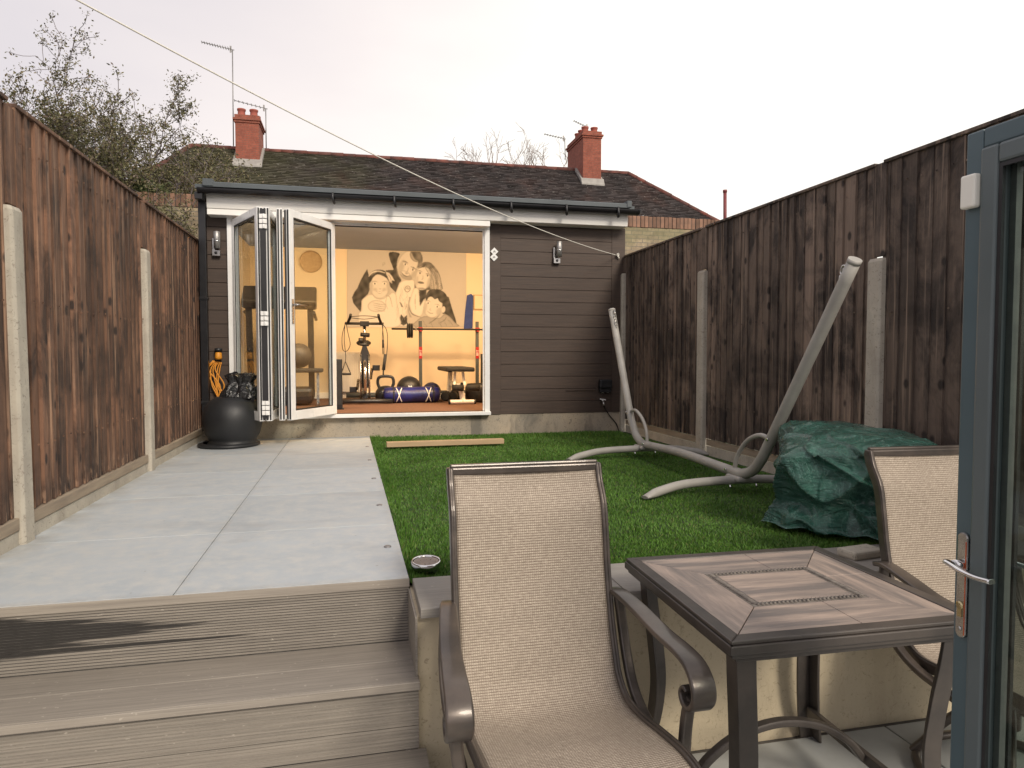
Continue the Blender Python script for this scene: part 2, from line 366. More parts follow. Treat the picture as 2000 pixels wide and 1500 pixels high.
MT['glass'] = glass('door_glass', refl=1.1); MT['glass2'] = glass('house_door_glass', (.78,.82,.80), 1.3)
# ---- textilene sling
m, t, p = base('sling_textilene', .7)
uvn = N(t, 'ShaderNodeTexCoord')
def wave(vec, sc, axis, dist=.4):
    w = N(t, 'ShaderNodeTexWave', bands_direction=axis); w.inputs['Scale'].default_value = sc; w.inputs['Distortion'].default_value = dist
    w.inputs['Detail'].default_value = 1; w.inputs['Detail Scale'].default_value = 3; L(t, vec, w.inputs['Vector']); return w.outputs['Fac']
vx = wave(uvn.outputs['UV'], 44, 'X', .6); vy = wave(uvn.outputs['UV'], 38, 'Y', .6)
def mapped(sc_):
    q = N(t, 'ShaderNodeMapping'); q.inputs['Scale'].default_value = (*sc_, 1); L(t, uvn.outputs['UV'], q.inputs[0]); return q.outputs[0]
slub = tnoise(t, mapped((50, 230)), 1, 4, .7); slub2 = tnoise(t, mapped((230, 40)), 1, 4, .7); patch = tnoise(t, mapped((5, 9)), 1, 4, .6)
col = mixc(t, ramp(t, slub, [(.38, 0), (.60, 1)]), (.33,.27,.215), (.53,.455,.365))
dash = math_(t, 'MULTIPLY', ramp(t, vy, [(.10, 1), (.42, 0)]), ramp(t, slub2, [(.36, .25), (.52, 1)]))
col = mixc(t, math_(t, 'MULTIPLY', dash, .95), col, (.17,.13,.095))
dash2 = math_(t, 'MULTIPLY', ramp(t, vx, [(.06, 1), (.30, 0)]), ramp(t, slub, [(.36, .2), (.55, 1)]))
col = mixc(t, math_(t, 'MULTIPLY', dash2, .7), col, (.20,.155,.115))
col = mixc(t, 1.0, col, ramp(t, patch, [(.3, .92), (.7, 1.06)]), 'MULTIPLY')
L(t, col, p.inputs['Base Color']); bump(t, p, math_(t, 'ADD', vx, vy), .5, .002); MT['sling'] = m
MT['bronze'] = mat('bronze_painted_metal', (.118,.096,.080), (.064,.054,.048), 7, .34, .45, bmp=.12, bs=24, stretch=(1,1,2), rv=.1, coat=.2)
MT['tabledark'] = mat('dark_table_frame', (.085,.071,.061), (.052,.045,.041), 7, .40, .25, bmp=.12, bs=30, coat=.15)
def plank_mat(name, st_):
    m, t, p = base(name, .42); v = coords(t, st_)
    col = mixc(t, ramp(t, tnoise(t, v, 3.2, 9, .66, 1.0), [(.3, 0), (.66, 1)]), (.43,.335,.275), (.26,.21,.18))
    col = mixc(t, ramp(t, tnoise(t, coords(t, tuple(s_*.35 for s_ in st_), loc=(2,7,0)), 3, 6, .6), [(.42, 0), (.58, .9)]), col, (.155,.135,.125))
    col = mixc(t, ramp(t, tnoise(t, coords(t, tuple(s_*2 for s_ in st_)), 4, 5, .6), [(.6, 0), (.75, .35)]), col, (.52,.41,.32))
    col = mixc(t, 1.0, col, ramp(t, island(t), [(0, .85), (1, 1.12)]), 'MULTIPLY')
    L(t, col, p.inputs['Base Color']); bump(t, p, tnoise(t, v, 8, 6), .15, .002); return m
MT['plankx'] = plank_mat('wood_look_tile_long', (1.4, 14, 5)); MT['planky'] = plank_mat('wood_look_tile_cross', (14, 1.4, 5))
MT['tealdoor'] = mat('grey_blue_aluminium', (.088,.130,.148), (.078,.117,.133), 5, .38, .1, bmp=.03, bs=400)
MT['greydoor'] = mat('grey_aluminium_sash', (.12,.145,.15), (.105,.13,.135), 5, .38, .1, bmp=.03, bs=400)
MT['hammock'] = mat('grey_powder_coat', (.40,.385,.35), (.33,.315,.285), 7, .5, bmp=.08, bs=60)
# ---- tarpaulin
m, t, p = base('green_tarpaulin', .38, spec=.5); v = coords(t)
col = mixc(t, ramp(t, tnoise(t, v, 3.5, 8, .65, .8), [(.35, 0), (.65, 1)]), (.030,.130,.095), (.010,.056,.042))
col = mixc(t, ramp(t, tnoise(t, coords(t, loc=(4,4,1)), 2.2, 7, .7), [(.54, 0), (.7, .5)]), col, (.055,.15,.12))
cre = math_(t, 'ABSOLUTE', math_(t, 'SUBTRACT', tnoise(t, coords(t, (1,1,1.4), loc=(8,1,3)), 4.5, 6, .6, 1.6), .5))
col = mixc(t, ramp(t, cre, [(.0, .75), (.014, 0)]), col, (.12,.26,.22))  # pale crease lines: worn whitening, with glints painted into the colour
L(t, col, p.inputs['Base Color']); p.inputs['Coat Weight'].default_value = .5; p.inputs['Coat Roughness'].default_value = .12; L(t, ramp(t, tnoise(t, v, 6, 4), [(.3, .14), (.7, .38)]), p.inputs['Roughness'])
bump(t, p, tnoise(t, coords(t, (1,1,2.2)), 5, 9, .62, 2.8), 1.0, .05); MT['tarp'] = m
# ---- grass
m, t, p = base('grass_blade', .55, spec=.3)
col = ramp(t, island(t), [(0, (.056,.135,.018)), (.45, (.098,.22,.028)), (.8, (.135,.285,.042)), (.94, (.15,.25,.05)), (1, (.27,.25,.10))])
col = mixc(t, ramp(t, tnoise(t, coords(t), 1.6, 6, .6), [(.35, .45), (.65, 0)]), col, (.028,.080,.010)); L(t, col, p.inputs['Base Color']); MT['grass'] = m
MT['soil'] = mat('lawn_soil', (.035,.065,.015), (.025,.042,.013), 12, .95, bmp=.5, bs=60)
MT['ground'] = mat('ground_earth', (.09,.10,.05), (.07,.06,.04), 1, .95)
MT['glaretwig'] = mat('sky_glare_twig', (.30,.22,.18), (.22,.16,.13), 9, .85)  # bark lightened: bloom from the bright sky is put into its colour
MT['bark'] = mat('grey_purple_bark', (.20,.165,.165), (.13,.11,.11), 9, .85, bmp=.3)
m, t, p = base('sparse_leaf', .6, spec=.3)
L(t, ramp(t, island(t), [(0, (.08,.08,.035)), (.5, (.14,.135,.06)), (.85, (.19,.15,.085)), (1, (.17,.125,.115))]), p.inputs['Base Color']); MT['leaf'] = m
# ---- room
MT['wallin'] = mat('cream_wall_paint', (.78,.66,.50), (.76,.64,.48), 2, .8, bmp=.05, bs=50)
MT['ceil'] = mat('ceiling_paint', (.33,.40,.56), (.31,.38,.53), 2, .8)
MT['carpet'] = mat('brown_carpet', (.17,.085,.052), (.12,.062,.04), 30, .95, bmp=.3, bs=200)
MT['blue'] = mat('blue_vinyl', (.020,.024,.17), (.012,.013,.06), 7, .35, bmp=.3, bs=25)
MT['wood'] = mat('bare_timber', (.52,.37,.22), (.44,.31,.18), 4, .7, bmp=.15, stretch=(1,8,8))
MT['orange'] = mat('yellow_orange_cable', (.72,.30,.03), (.6,.23,.02), 20, .5)
MT['rope'] = mat('white_cord', (.78,.75,.68), (.66,.63,.56), 60, .7)
MT['bag'] = mat('black_bin_bag', (.010,.010,.011), (.02,.02,.021), 10, .22, bmp=1.0, bs=30, bd=.012)
MT['potblk'] = mat('matt_black_pot', (.013,.014,.016), (.020,.021,.023), 4, .5, bmp=.06, bs=30)
def emit(name, c, s):
    m = bpy.data.materials.new(name); m.use_nodes = True; p = m.node_tree.nodes['Principled BSDF']
    p.inputs['Emission Color'].default_value = (*c, 1); p.inputs['Emission Strength'].default_value = s; p.inputs['Base Color'].default_value = (*c, 1); return m
MT['lamp'] = emit('warm_lamp', (1, .66, .33), 6)

# ---------------------------------------------------------------- ground, patio, paving
ZP = .63
g = M().add([(-250,2.63,.56),(250,2.63,.56),(250,420,.56),(-250,420,.56)], [(0,1,2,3)]); tag(g.build('ground', MT['ground']), kind='structure')
g = M().add([(-250,-60,-.012),(250,-60,-.012),(250,2.63,-.012),(-250,2.63,-.012)], [(0,1,2,3)]); tag(g.build('lower_ground', MT['joint']), kind='structure')
g = M()
for i in range(-2, 5):
    for j in range(0, 6):
        x0 = .25+i*.9+(.45 if j % 2 else 0); y1 = 2.27-j*.6; g.box((x0+.004, y1-.596, -.04), (x0+.896, y1, 0))
tag(g.build('paving', MT['paving'], bevel=.003), kind='structure')
# upper patio of large slabs
XJ = -.63
def xr(y): return .199-(y-2.6)*.0095
ys_l = [2.60, 3.455, 4.40, 5.27, 6.14, 6.98, 7.40]; ys_r = [2.60, 3.455, 4.335, 5.25, 6.10, 6.93, 7.40]
g = M()
def slab(x0, x1, x0b, x1b, y0, y1, z): 
    gp = .0018; vs = [(x0+gp,y0+gp,z-.03),(x1-gp,y0+gp,z-.03),(x1b-gp,y1-gp,z-.03),(x0b+gp,y1-gp,z-.03),(x0+gp,y0+gp,z),(x1-gp,y0+gp,z),(x1b-gp,y1-gp,z),(x0b+gp,y1-gp,z)]
    g.add(vs, [(0,3,2,1),(4,5,6,7),(0,1,5,4),(1,2,6,5),(2,3,7,6),(3,0,4,7)])
for a, b in zip(ys_l, ys_l[1:]): slab(-1.52, XJ, -1.52, XJ, a, b, ZP)
for a, b in zip(ys_r, ys_r[1:]): slab(XJ, xr(a), XJ, xr(b), a, b, ZP)
tag(g.build('patio', MT['slab'], bevel=.0012, seg=1), kind='structure')
g = M().prism([(-1.52,2.603),(xr(2.6)-.004,2.603),(xr(7.4)-.004,7.4),(-1.52,7.4)], .2, ZP-.022, 'z'); tag(g.build('patio_base', MT['joint']), kind='structure')
# small flush discs along the patio edge
for i, (px, py) in enumerate(((757,1067),(741,986),(730,934),(722,898),(717,872))):
    c = P(px, py, z=ZP+.003); d = M().lathe([(0,.003),(.013,.003),(.016,.001),(.016,-.004)], c, 20)
    single(d, 'deck_light', MT['aerial'], ['small round deck light in the patio slab nearest the steps','small round deck light second from the steps along the patio edge','small round deck light in the middle of the row along the patio edge','small round deck light second from the garden room along the patio edge','small round deck light at the patio corner nearest the garden room'][i], 'deck light', 'deck lights along the patio edge')

# ---------------------------------------------------------------- steps
Z2, Z3, YA, YB, YC = .392, .155, 2.60, 2.27, 1.94
st_ = thing('garden_steps', 'broad grey brown composite decking steps up to the pale patio, with a black wet spill', 'steps', (-.65, 2.2, 0))
XS = .197
def ribbed(z0, z1, y, x0, x1, n, name, m_=None):     # riser board whose face is ribbed along its length
    b = M(); prof = [(y+.02, z0), (y, z0)]; h = (z1-z0-.008)/n; z = z0+.004
    prof.append((y, z))
    for i in range(n):
        prof += [(y, z+h*.10), (y+.0032, z+h*.22), (y+.0032, z+h*.45), (y, z+h*.57)]; z += h
    prof += [(y, z1), (y+.02, z1)]
    b.prism(prof, x0, x1, 'x'); return b.build(name, m_ or MT['deckwet'], st_)
X0 = -1.50
M().box((X0, YA-.006, ZP-.034), (XS+.002, YA, ZP-.001)).build('nosing_board', MT['lip'], st_, bevel=.002)
ribbed(.468, ZP-.036, YA, X0, XS, 12, 'riser_board'); ribbed(Z2, .465, YA, X0, XS, 6, 'riser_board')
M().box((X0, YB-.012, Z2-.026), (XS+.008, YB+.155, Z2)).build('tread_board', MT['deck'], st_, bevel=.003)
M().box((X0, YB+.158, Z2-.026), (XS+.008, YA-.008, Z2)).build('tread_board', MT['deck'], st_, bevel=.003)
M().box((X0, YB-.022, Z2-.028), (XS+.009, YB-.0125, Z2-.001)).build('nosing_board', MT['lip'], st_, bevel=.002)
ribbed(.235, Z2-.030, YB, X0, XS+.006, 11, 'riser_board'); ribbed(Z3, .232, YB, X0, XS+.006, 6, 'riser_board')
M().box((X0, YC-.012, Z3-.026), (XS+.03, YB-.002, Z3)).build('tread_board', MT['deck'], st_, bevel=.003)
ribbed(0.004, Z3-.028, YC, X0, XS+.02, 10, 'riser_board')
M().box((XS-.020, YB+.022, 0), (XS+.004, YA-.004, Z2-.028)).build('side_board', MT['deck'], st_)
M().box((XS-.003, 2.285, Z2+.001), (XS+.0042, YA-.008, .592)).build('side_board', MT['deck'], st_)
M().box((XS-.010, YC+.022, 0), (XS+.018, YB-.004, Z3-.028)).build('side_board', MT['deck'], st_)

# ---------------------------------------------------------------- retaining wall with coping and lawn
rw = thing('retaining_wall', 'low cream rendered wall below the lawn, behind the chairs and table', 'wall', (1.6, 2.4, 0))
M().box((XS+.0045, 2.30, -.01), (3.0, 2.625, .592)).build('wall', MT['render'], rw)
cp = M(); xs = [XS+.012, .95, 1.9, 3.0]
for a, b in zip(xs, xs[1:]): cp.box((a+.0015, 2.272, .594), (b-.0015, 2.60, ZP-.002))
cp.build('coping_board', MT['coping'], rw, bevel=.003)
lw = M().add([(.17,2.60,.612),(3.0,2.60,.612),(3.0,7.3,.612),(.14,7.3,.612)], [(0,1,2,3)]); tag(lw.build('lawn_soil', MT['soil']), kind='structure')
import numpy as np
rng = np.random.default_rng(3)
n = 190000
u = rng.random(n); Yg = 2.60+4.62*u**1.45; Xg = (.203-(Yg-2.6)*.0095)+rng.random(n)*(2.93-.203)
h = .012+.010*rng.random(n); w = .0011+.0012*rng.random(n)*(1+.25*(Yg-2.6)); th = rng.random(n)*2*np.pi; ln = (.2+.7*rng.random(n))*h; la = 2.6*np.sin(Xg*2.3+1.7*np.sin(Yg*1.9))+2.2*np.cos(Yg*2.7-Xg*1.1)+(rng.random(n)-.5)*5.0
pat = np.sin(Xg*5.1+1.3*np.sin(Yg*3.3))*np.sin(Yg*4.3+Xg*2.2); h *= 1+.15*pat
h[Xg < .26] *= 1.5; h[Yg > 6.9] *= 1.5; ln = np.minimum(ln, h*.9); dx = np.cos(th)*w; dy = np.sin(th)*w; tx = np.cos(la)*ln; ty = np.sin(la)*ln
# straggly longer blades lap over the patio edge and the foot of the plinth
V = np.zeros((n, 5, 3), np.float32)
V[:,0] = np.stack([Xg-dx, Yg-dy, np.full(n,.608)], 1); V[:,1] = np.stack([Xg+dx, Yg+dy, np.full(n,.608)], 1)
V[:,2] = np.stack([Xg+dx*.8+tx*.4, Yg+dy*.8+ty*.4, .608+h*.6], 1); V[:,3] = np.stack([Xg-dx*.8+tx*.4, Yg-dy*.8+ty*.4, .608+h*.6], 1)
V[:,4] = np.stack([Xg+tx, Yg+ty, .608+h], 1)
me = bpy.data.meshes.new('grass'); me.vertices.add(n*5); me.vertices.foreach_set('co', V.ravel())
base_i = (np.arange(n)*5)[:,None]; lp = np.concatenate([base_i+np.array([0,1,2,3]), base_i+np.array([3,2,4])], 1).ravel()
me.loops.add(n*7); me.loops.foreach_set('vertex_index', lp.astype(np.int32))
me.polygons.add(n*2); ls = np.stack([np.arange(n)*7, np.arange(n)*7+4], 1).ravel(); me.polygons.foreach_set('loop_start', ls.astype(np.int32))
me.update(calc_edges=True); me.validate(); me.materials.append(MT['grass'])
go = bpy.data.objects.new('grass', me); COL.objects.link(go); tag(go, 'short green lawn grass between the patio and the right fence', 'grass', kind='stuff')

# ---------------------------------------------------------------- fences
def fence(name, label, X, side, posts, pmat, tops, spans, leans):
    f = thing(name, label, 'fence', (X, 5, ZP))
    for k, (a, b, zt) in enumerate(spans):
        m_ = M(); y = a; i = 0
        while y < b-.01:
            w_ = .092+random.uniform(-.016, .022); t1 = random.uniform(.013,.024); jit = random.uniform(-.002, .002)
            xa = X-side*(.004+jit); y2 = min(y+w_+.016, b+.01)
            # feather-edge board: thick on one edge, thin on the other
            z0 = .757; z1 = zt+random.uniform(-.003, .003)
            pl = [(xa, y), (xa-side*t1, y), (xa-side*.005, y2), (xa, y2)]
            m_.prism([(p_[0], p_[1]) for p_ in pl], z0, z1, 'z'); y += w_; i += 1
        y = a+.05; 
        while y < b-.05:
            for zr in (1.05, 1.72, 2.43): m_.cb((X-side*.026, y+random.uniform(-.006,.006), zr+random.uniform(-.012,.012)), (.006,.008,.008))
            y += .095
        m_.build('board_panel', pmat, f)
        M().box((X-.026-side*.006, a+.004, zt+.001), (X+.026-side*.006, b-.004, zt+.02)).build('cap_rail', pmat, f, bevel=.003)
        M().box((X-.012+side*.004, a+.03, .60), (X+.012-side*.018, b-.03, .694)).build('gravel_board', MT['conc'], f, bevel=.004)
        M().box((X-.014+side*.004, a+.03, .697), (X+.014-side*.022, b-.03, .753)).build('base_rail', MT['kick'], f, bevel=.004)
        rl = M()
        for zr in (1.0, 1.7, 2.4): rl.box((X+side*.004, a, zr), (X+side*.05, b, zr+.07))
        rl.build('arris_rail', pmat, f)
    for (y, zt), ln_ in zip(posts, leans):
        p_ = M(); sx = X-side*.055; w_ = .054
        mt = Matrix.Translation((0, y, .4)) @ Matrix.Rotation(ln_, 4, 'X')
        h = zt-.4; c_ = .012
        prof = [(X+side*.04, -w_), (X+side*.04, w_), (sx+side*c_, w_), (sx, w_-c_), (sx, -w_+c_), (sx+side*c_, -w_)]
        b0 = [mt @ Vector((q_[0], q_[1], 0)) for q_ in prof]; b1 = [mt @ Vector((q_[0]+(side*.012 if abs(q_[0]-sx) < .02 else 0), q_[1]*.92, h)) for q_ in prof]
        b15 = [mt @ Vector((q_[0], q_[1], h-.02)) for q_ in prof]
        k = 6; p_.add(b0+b15+b1, [(j, (j+1)%k, k+(j+1)%k, k+j) for j in range(k)]+[(k+j, k+(j+1)%k, 2*k+(j+1)%k, 2*k+j) for j in range(k)]+[list(range(2*k, 3*k))])
        p_.build('concrete_post', MT['conc'], f, bevel=.003)
        # board covering the joint above the post
        M().box((X-side*.012-.011, y-.05, zt+.012), (X-side*.012-.011+.022, y+.05, 2.572)).build('joint_board', pmat, f, bevel=.002)
    return f
fence('garden_fence', 'reddish brown feather edge timber fence with concrete posts left of the patio', -1.49, -1, [(1.6,2.15),(3.50,2.13),(5.47,2.235)], MT['fenceL'], 2.58,
      [(1.62,3.47,2.585),(3.53,5.44,2.580),(5.50,7.60,2.578)], [0, .02, .006])
fence('garden_fence', 'dark brown weathered feather edge fence with concrete posts right of the lawn', 2.97, 1, [(1.5,2.1),(3.40,2.03),(5.43,2.20),(7.24,2.38)], MT['fenceR'], 2.56,
      [(1.53,3.37,2.562),(3.43,5.40,2.560),(5.46,7.21,2.558),(7.27,9.2,2.556)], [0, 0, .0, 0])

# ---------------------------------------------------------------- garden room
gr = thing('garden_room', 'flat roofed garden room with brown cladding, white fascia and open bifold doors, lit inside', 'outbuilding', (.8, 7.3, ZP))
M().box((-1.46, 7.245, .5), (2.985, 7.40, .832)).build('plinth', MT['plinth'], gr, bevel=.004)
def clad(x0, x1, z0, z1, tl, tr):
    c = M()
    if tl: c.box((x0, 7.232, z0), (x0+tl, 7.26, z1))
    if tr: c.box((x1-tr, 7.232, z0), (x1, 7.26, z1))
    a = x0+tl+(.002 if tl else 0); b = x1-tr-(.002 if tr else 0); z = z0
    while z < z1-.02:
        zt = min(z+.135, z1)
        c.prism([(7.262, z+.0), (7.240, z+.0), (7.236, z+.002), (7.236, zt-.0035), (7.241, zt-.0028), (7.262, zt-.001)], a, b, 'x'); z = zt
    return c
clad(1.420, 2.965, .834, 2.88, .125, .155).build('cladding', MT['clad'], gr)
clad(-1.45, -1.192, .834, 2.86, .06, .0).build('cladding', MT['cladL'], gr)
M().box((1.42, 7.263, .834), (2.96, 7.33, 2.96)).box((-1.45, 7.263, .834), (-1.20, 7.33, 2.96)).box((-1.45, 7.331, .7), (-1.38, 10.05, 2.96)).box((2.89, 7.331, .7), (2.96, 10.05, 2.96)).box((-1.379, 9.99, .7), (2.889, 10.05, 2.96)).build('wall', MT['clad'], gr)
# fascia, soffit, roof, gutter
M().prism([(7.07,2.872),(7.09,2.868),(7.24,2.868),(7.24,3.0),(7.062,3.0),(7.055,2.95),(7.062,2.90)], -1.345, 2.925, 'x').build('fascia', MT['fascia'], gr, bevel=.003)
M().box((-1.345, 7.075, 2.812), (1.40, 7.235, 2.866)).build('soffit_board', MT['fascia'], gr, bevel=.003)
M().prism([(6.99,3.035),(10.1,3.12),(10.1,3.16),(6.99,3.075)], -1.43, 2.97, 'x').build('roof', MT['greycap'], gr)
g = M(); prof = [(6.985+.062*math.cos(R(a)), 3.030+.052*math.sin(R(a))) for a in range(180, 361, 15)]+[(7.040,3.030)]+[(6.985+.055*math.cos(R(a)), 3.030+.046*math.sin(R(a))) for a in range(345, 180, -15)]+[(6.930,3.030)]
g.prism(prof, -1.40, 2.99, 'x')
for xx in (-1.402, 2.988): g.prism([(6.985+.066*math.cos(R(a)), 3.032+.056*math.sin(R(a))) for a in range(180, 361, 12)], xx, xx+.022, 'x')
g.box((2.986, 6.95, 3.00), (3.035, 7.02, 3.036))
gt = g.build('gutter', MT['gutter'], gr)
for px in (650, 770, 885, 998, 1106, 1207):
    c = P(px, 400, Y=6.925); x = c.x; b = M()
    b.tube(smooth_path([(x,6.915,3.035),(x,6.905,2.985),(x+.008,6.92,2.955),(x+.014,6.95,2.945),(x+.012,6.965,2.965),(x+.004,6.955,2.985)], 4), .012, 8)
    b.box((x-.009, 6.908, 3.0), (x+.009, 6.922, 3.045)); b.build('gutter_hook', MT['black'], gr)
M().prism([(6.935,3.042),(6.935,3.085),(6.95,3.092),(7.03,3.092),(7.03,3.042)], -1.345, 2.90, 'x').box((-1.352,6.928,3.05),(-1.262,7.04,3.115)).box((2.862,6.928,3.05),(2.915,7.04,3.118)).build('roof_edge_trim', MT['greycap'], gr, bevel=.003)
d = M(); d.box((-1.43, 7.10, .74), (-1.365, 7.165, 2.98)); d.box((-1.437, 7.094, 2.0), (-1.358, 7.175, 2.03)); d.box((-1.437, 7.094, 1.0), (-1.358, 7.175, 1.03)); d.box((-1.43, 6.96, 2.93), (-1.365, 7.165, 2.995))
d.build('downpipe', MT['gutter'], gr, bevel=.004)
# outer frame of the doors
fr = M(); fr.box((-1.19,7.19,2.80),(1.418,7.262,2.864)); fr.box((1.362,7.19,.872),(1.418,7.262,2.799)); fr.box((-1.19,7.19,.872),(-1.13,7.262,2.799)); fr.box((-1.20,7.16,.834),(1.424,7.275,.871))
fr.box((-1.13,7.21,2.785),(1.361,7.225,2.799)); fr.box((1.345,7.21,.872),(1.361,7.225,2.79))
fr.build('door_frame', MT['white'], gr, bevel=.003)
M().box((-1.129,7.228,2.775),(1.361,7.24,2.7995)).box((1.35,7.228,.873),(1.361,7.24,2.774)).box((-1.12,7.20,.8715),(1.36,7.206,.876)).box((-1.12,7.226,.8715),(1.36,7.232,.876)).build('door_track', MT['black'], gr)
def fold(a, b, handle=False, hinge_side=None, flip=1):
    a = Vector((*a, 0)); b = Vector((*b, 0)); d = (b-a); w = d.length; d.normalize(); nrm = Vector((-d.y, d.x, 0))
    z0, z1, s_, th = .878, 2.79, .068, .052
    rot = Matrix((d, nrm, Vector((0,0,1)))).transposed().to_4x4(); rot.translation = a
    f = M(); h = th/2
    f.box((0,-h,z0),(s_,h,z1),0,rot); f.box((w-s_,-h,z0),(w,h,z1),0,rot); f.box((s_+.0005,-h,z1-s_),(w-s_-.0005,h,z1),0,rot); f.box((s_+.0005,-h,z0),(w-s_-.0005,h,z0+.085),0,rot)
    fo = f.build('door_panel', MT['white'], gr, bevel=.004)
    gk = M(); q = .010                                  # black glazing gasket and edge seals
    for sgn in (-1, 1):
        y0, y1 = sorted((sgn*(h-.012), sgn*(h-.004)))
        gk.box((s_,y0,z0+.085),(s_+q,y1,z1-s_),0,rot); gk.box((w-s_-q,y0,z0+.085),(w-s_,y1,z1-s_),0,rot); gk.box((s_+q,y0,z0+.085),(w-s_-q,y1,z0+.085+q),0,rot); gk.box((s_+q,y0,z1-s_-q),(w-s_-q,y1,z1-s_),0,rot)
    for xx in (-.004, w): 
        gk.box((xx,-.020,z0+.01),(xx+.004,-.006,z1-.01),0,rot); gk.box((xx,.006,z0+.01),(xx+.004,.020,z1-.01),0,rot)
    gk.build('gasket', MT['black'], fo)
    M().box((s_-.005,-.009,z0+.08),(w-s_+.005,.009,z1-s_+.005),0,rot).build('glass', MT['glass'], fo)
    if handle:
        hd = M(); hx = s_*.5; hz = 1.93
        hd.box((hx-.013,-h-.008,hz-.17),(hx+.013,-h-.0005,hz+.05),0,rot); hd.tube([rot @ Vector(p_) for p_ in ((hx,-h,hz),(hx,-h-.05,hz),(hx+.02,-h-.055,hz),(hx+.13,-h-.055,hz-.005))], .008, 10)
        hd.build('handle', MT['steel'], fo)
    return fo
A0 = (-1.125, 7.20); A1 = (-.80, 6.50); A2 = (-.745, 6.50); A3 = (-.735, 7.20); A4 = (-.715, 7.20); A5 = (-.635, 6.53); A6 = (-.575, 6.53); A7 = (-.19, 7.19)
p1 = fold(A0, A1); p2 = fold(A2, A3); p3 = fold(A4, A5); p4 = fold(A6, A7, handle=True)
for z in (2.66, 1.80, 1.0):                           # hinge plates bridging the two folded pairs
    hg = M()
    for k in (-.045, 0, .045): hg.box((-.803,6.472,z-.02+k),(-.737,6.4985,z+.018+k)); hg.tube([(-.765,6.472,z-.02+k),(-.765,6.472,z+.018+k)], .011, 10)
    hg.build('hinge', MT['white'], gr, bevel=.002)
M().box((-.796,6.480,.90),(-.748,6.505,2.77)).build('edge_seal', MT['black'], gr)
M().box((-.596,6.520,.90),(-.580,6.560,2.77)).build('edge_seal', MT['black'], gr)
# inside
ZF = .862
M().box((-1.379,7.276,.78),(2.889,9.94,ZF)).build('carpet', MT['carpet'], gr)
M().box((-1.379,9.941,.78),(2.889,9.989,2.95)).box((-1.38,7.335,ZF+.001),(-1.36,9.94,2.95)).box((2.87,7.335,ZF+.001),(2.889,9.94,2.95)).box((1.44,7.331,ZF+.001),(2.869,7.35,2.95)).build('inner_wall', MT['wallin'], gr)
M().box((-1.379,7.331,2.951),(2.888,9.988,2.965)).build('ceiling', MT['ceil'], gr)
M().box((-1.359,9.92,ZF+.001),(2.869,9.9405,ZF+.085)).build('skirting', MT['fascia'], gr, bevel=.003)
for i, x in enumerate((-.75, .35, 1.45, 2.3)):
    for y in ((7.58, 7.58),)[0][:1]:
        c = M().lathe([(0,2.944),(.055,2.944),(.055,2.947)], (x,y,0), 24); cl = c.build('ceiling_light', MT['lamp'], gr)
        M().lathe([(.056,2.942),(.07,2.943),(.072,2.9505)], (x,y,0), 24).build('trim_ring', MT['white'], cl)
    ld = bpy.data.lights.new('room_lamp', 'AREA'); ld.shape = 'DISK'; ld.size = .5; ld.energy = 46; ld.color = (1, .64, .31); ld.spread = R(170)
    lo = bpy.data.objects.new('room_lamp', ld); COL.objects.link(lo); lo.location = (x, 7.62, 2.93); lo.rotation_euler = (R(38), 0, 0)
# wall lamps (unlit), tiles, socket, tap
def wall_lamp(x, zc, label):
    t = thing('wall_lamp', label, 'wall lamp', (x, 7.232, zc-.11), 'stainless wall lamps on the garden room')
    b = M(); b.box((x-.045,7.205,zc-.115),(x-.020,7.231,zc+.06)); b.box((x-.045,7.19,zc-.115),(x+.030,7.231,zc-.055)); b.build('bracket', MT['steel'], t, bevel=.004)
    M().lathe([(0,-.045),(.030,-.045),(.030,.115),(.026,.118),(0,.118)], (x+.008,7.165,zc), 24).build('lamp_body', MT['satin'], t)
    M().lathe([(.0305,.02),(.0325,.022),(.0325,.028),(.0305,.03)], (x+.008,7.165,zc), 24).build('trim_ring', MT['chrome'], t)
    M().lathe([(0,-.004),(.014,-.004),(.014,.002),(0,.002)], (x-.008,7.188,zc-.085), 16, rot=Matrix.Rotation(R(90),3,'X')).build('sensor', MT['black'], t)
wall_lamp(2.17, 2.58, 'slim stainless steel wall lamp on the brown cladding to the right of the doorway')
wall_lamp(-1.285, 2.55, 'slim stainless steel wall lamp on the narrow brown wall beside the downpipe')
for k, zz in enumerate((2.575, 2.515)):
    q = M(); x = 1.475-.004*k; q.prism([(x,zz+.043),(x+.043,zz),(x,zz-.043),(x-.043,zz)], 7.222-.0015*k, 7.2315, 'y')
    q.prism([(x-.016,zz-.012),(x+.002,zz-.006),(x+.014,zz-.010),(x+.008,zz+.008),(x-.006,zz+.012)], 7.219-.0015*k, 7.2218-.0015*k, 'y', 1)
    single(q, 'house_tile', [MT['white'], MT['aerial']], ['upper white diamond tile with a small dark motif beside the doorway','lower white diamond tile with a small dark motif beside the doorway'][k], 'wall tile', 'white diamond tiles on the cladding')
sk = thing('outdoor_socket', 'black weatherproof double socket box low on the brown cladding', 'socket box', (2.73, 7.232, 1.08))
M().box((2.655,7.16,1.105),(2.80,7.2315,1.20)).build('lid', MT['black'], sk, bevel=.012)
M().box((2.66,7.18,1.055),(2.795,7.2315,1.103)).build('back_box', MT['black'], sk, bevel=.006)
for x in (2.70, 2.76): M().cyl((x,7.205,1.05),(x,7.205,1.072),.014,14).build('cable_gland', MT['white'], sk)
M().box((2.638,7.222,1.09),(2.648,7.2315,1.17)).box((2.28,7.222,1.08),(2.648,7.2285,1.0875)).build('surface_cable', MT['clad'], sk)
tp = thing('outdoor_tap', 'small white and steel outdoor tap on the cladding under the socket box', 'tap', (2.69, 7.232, .93))
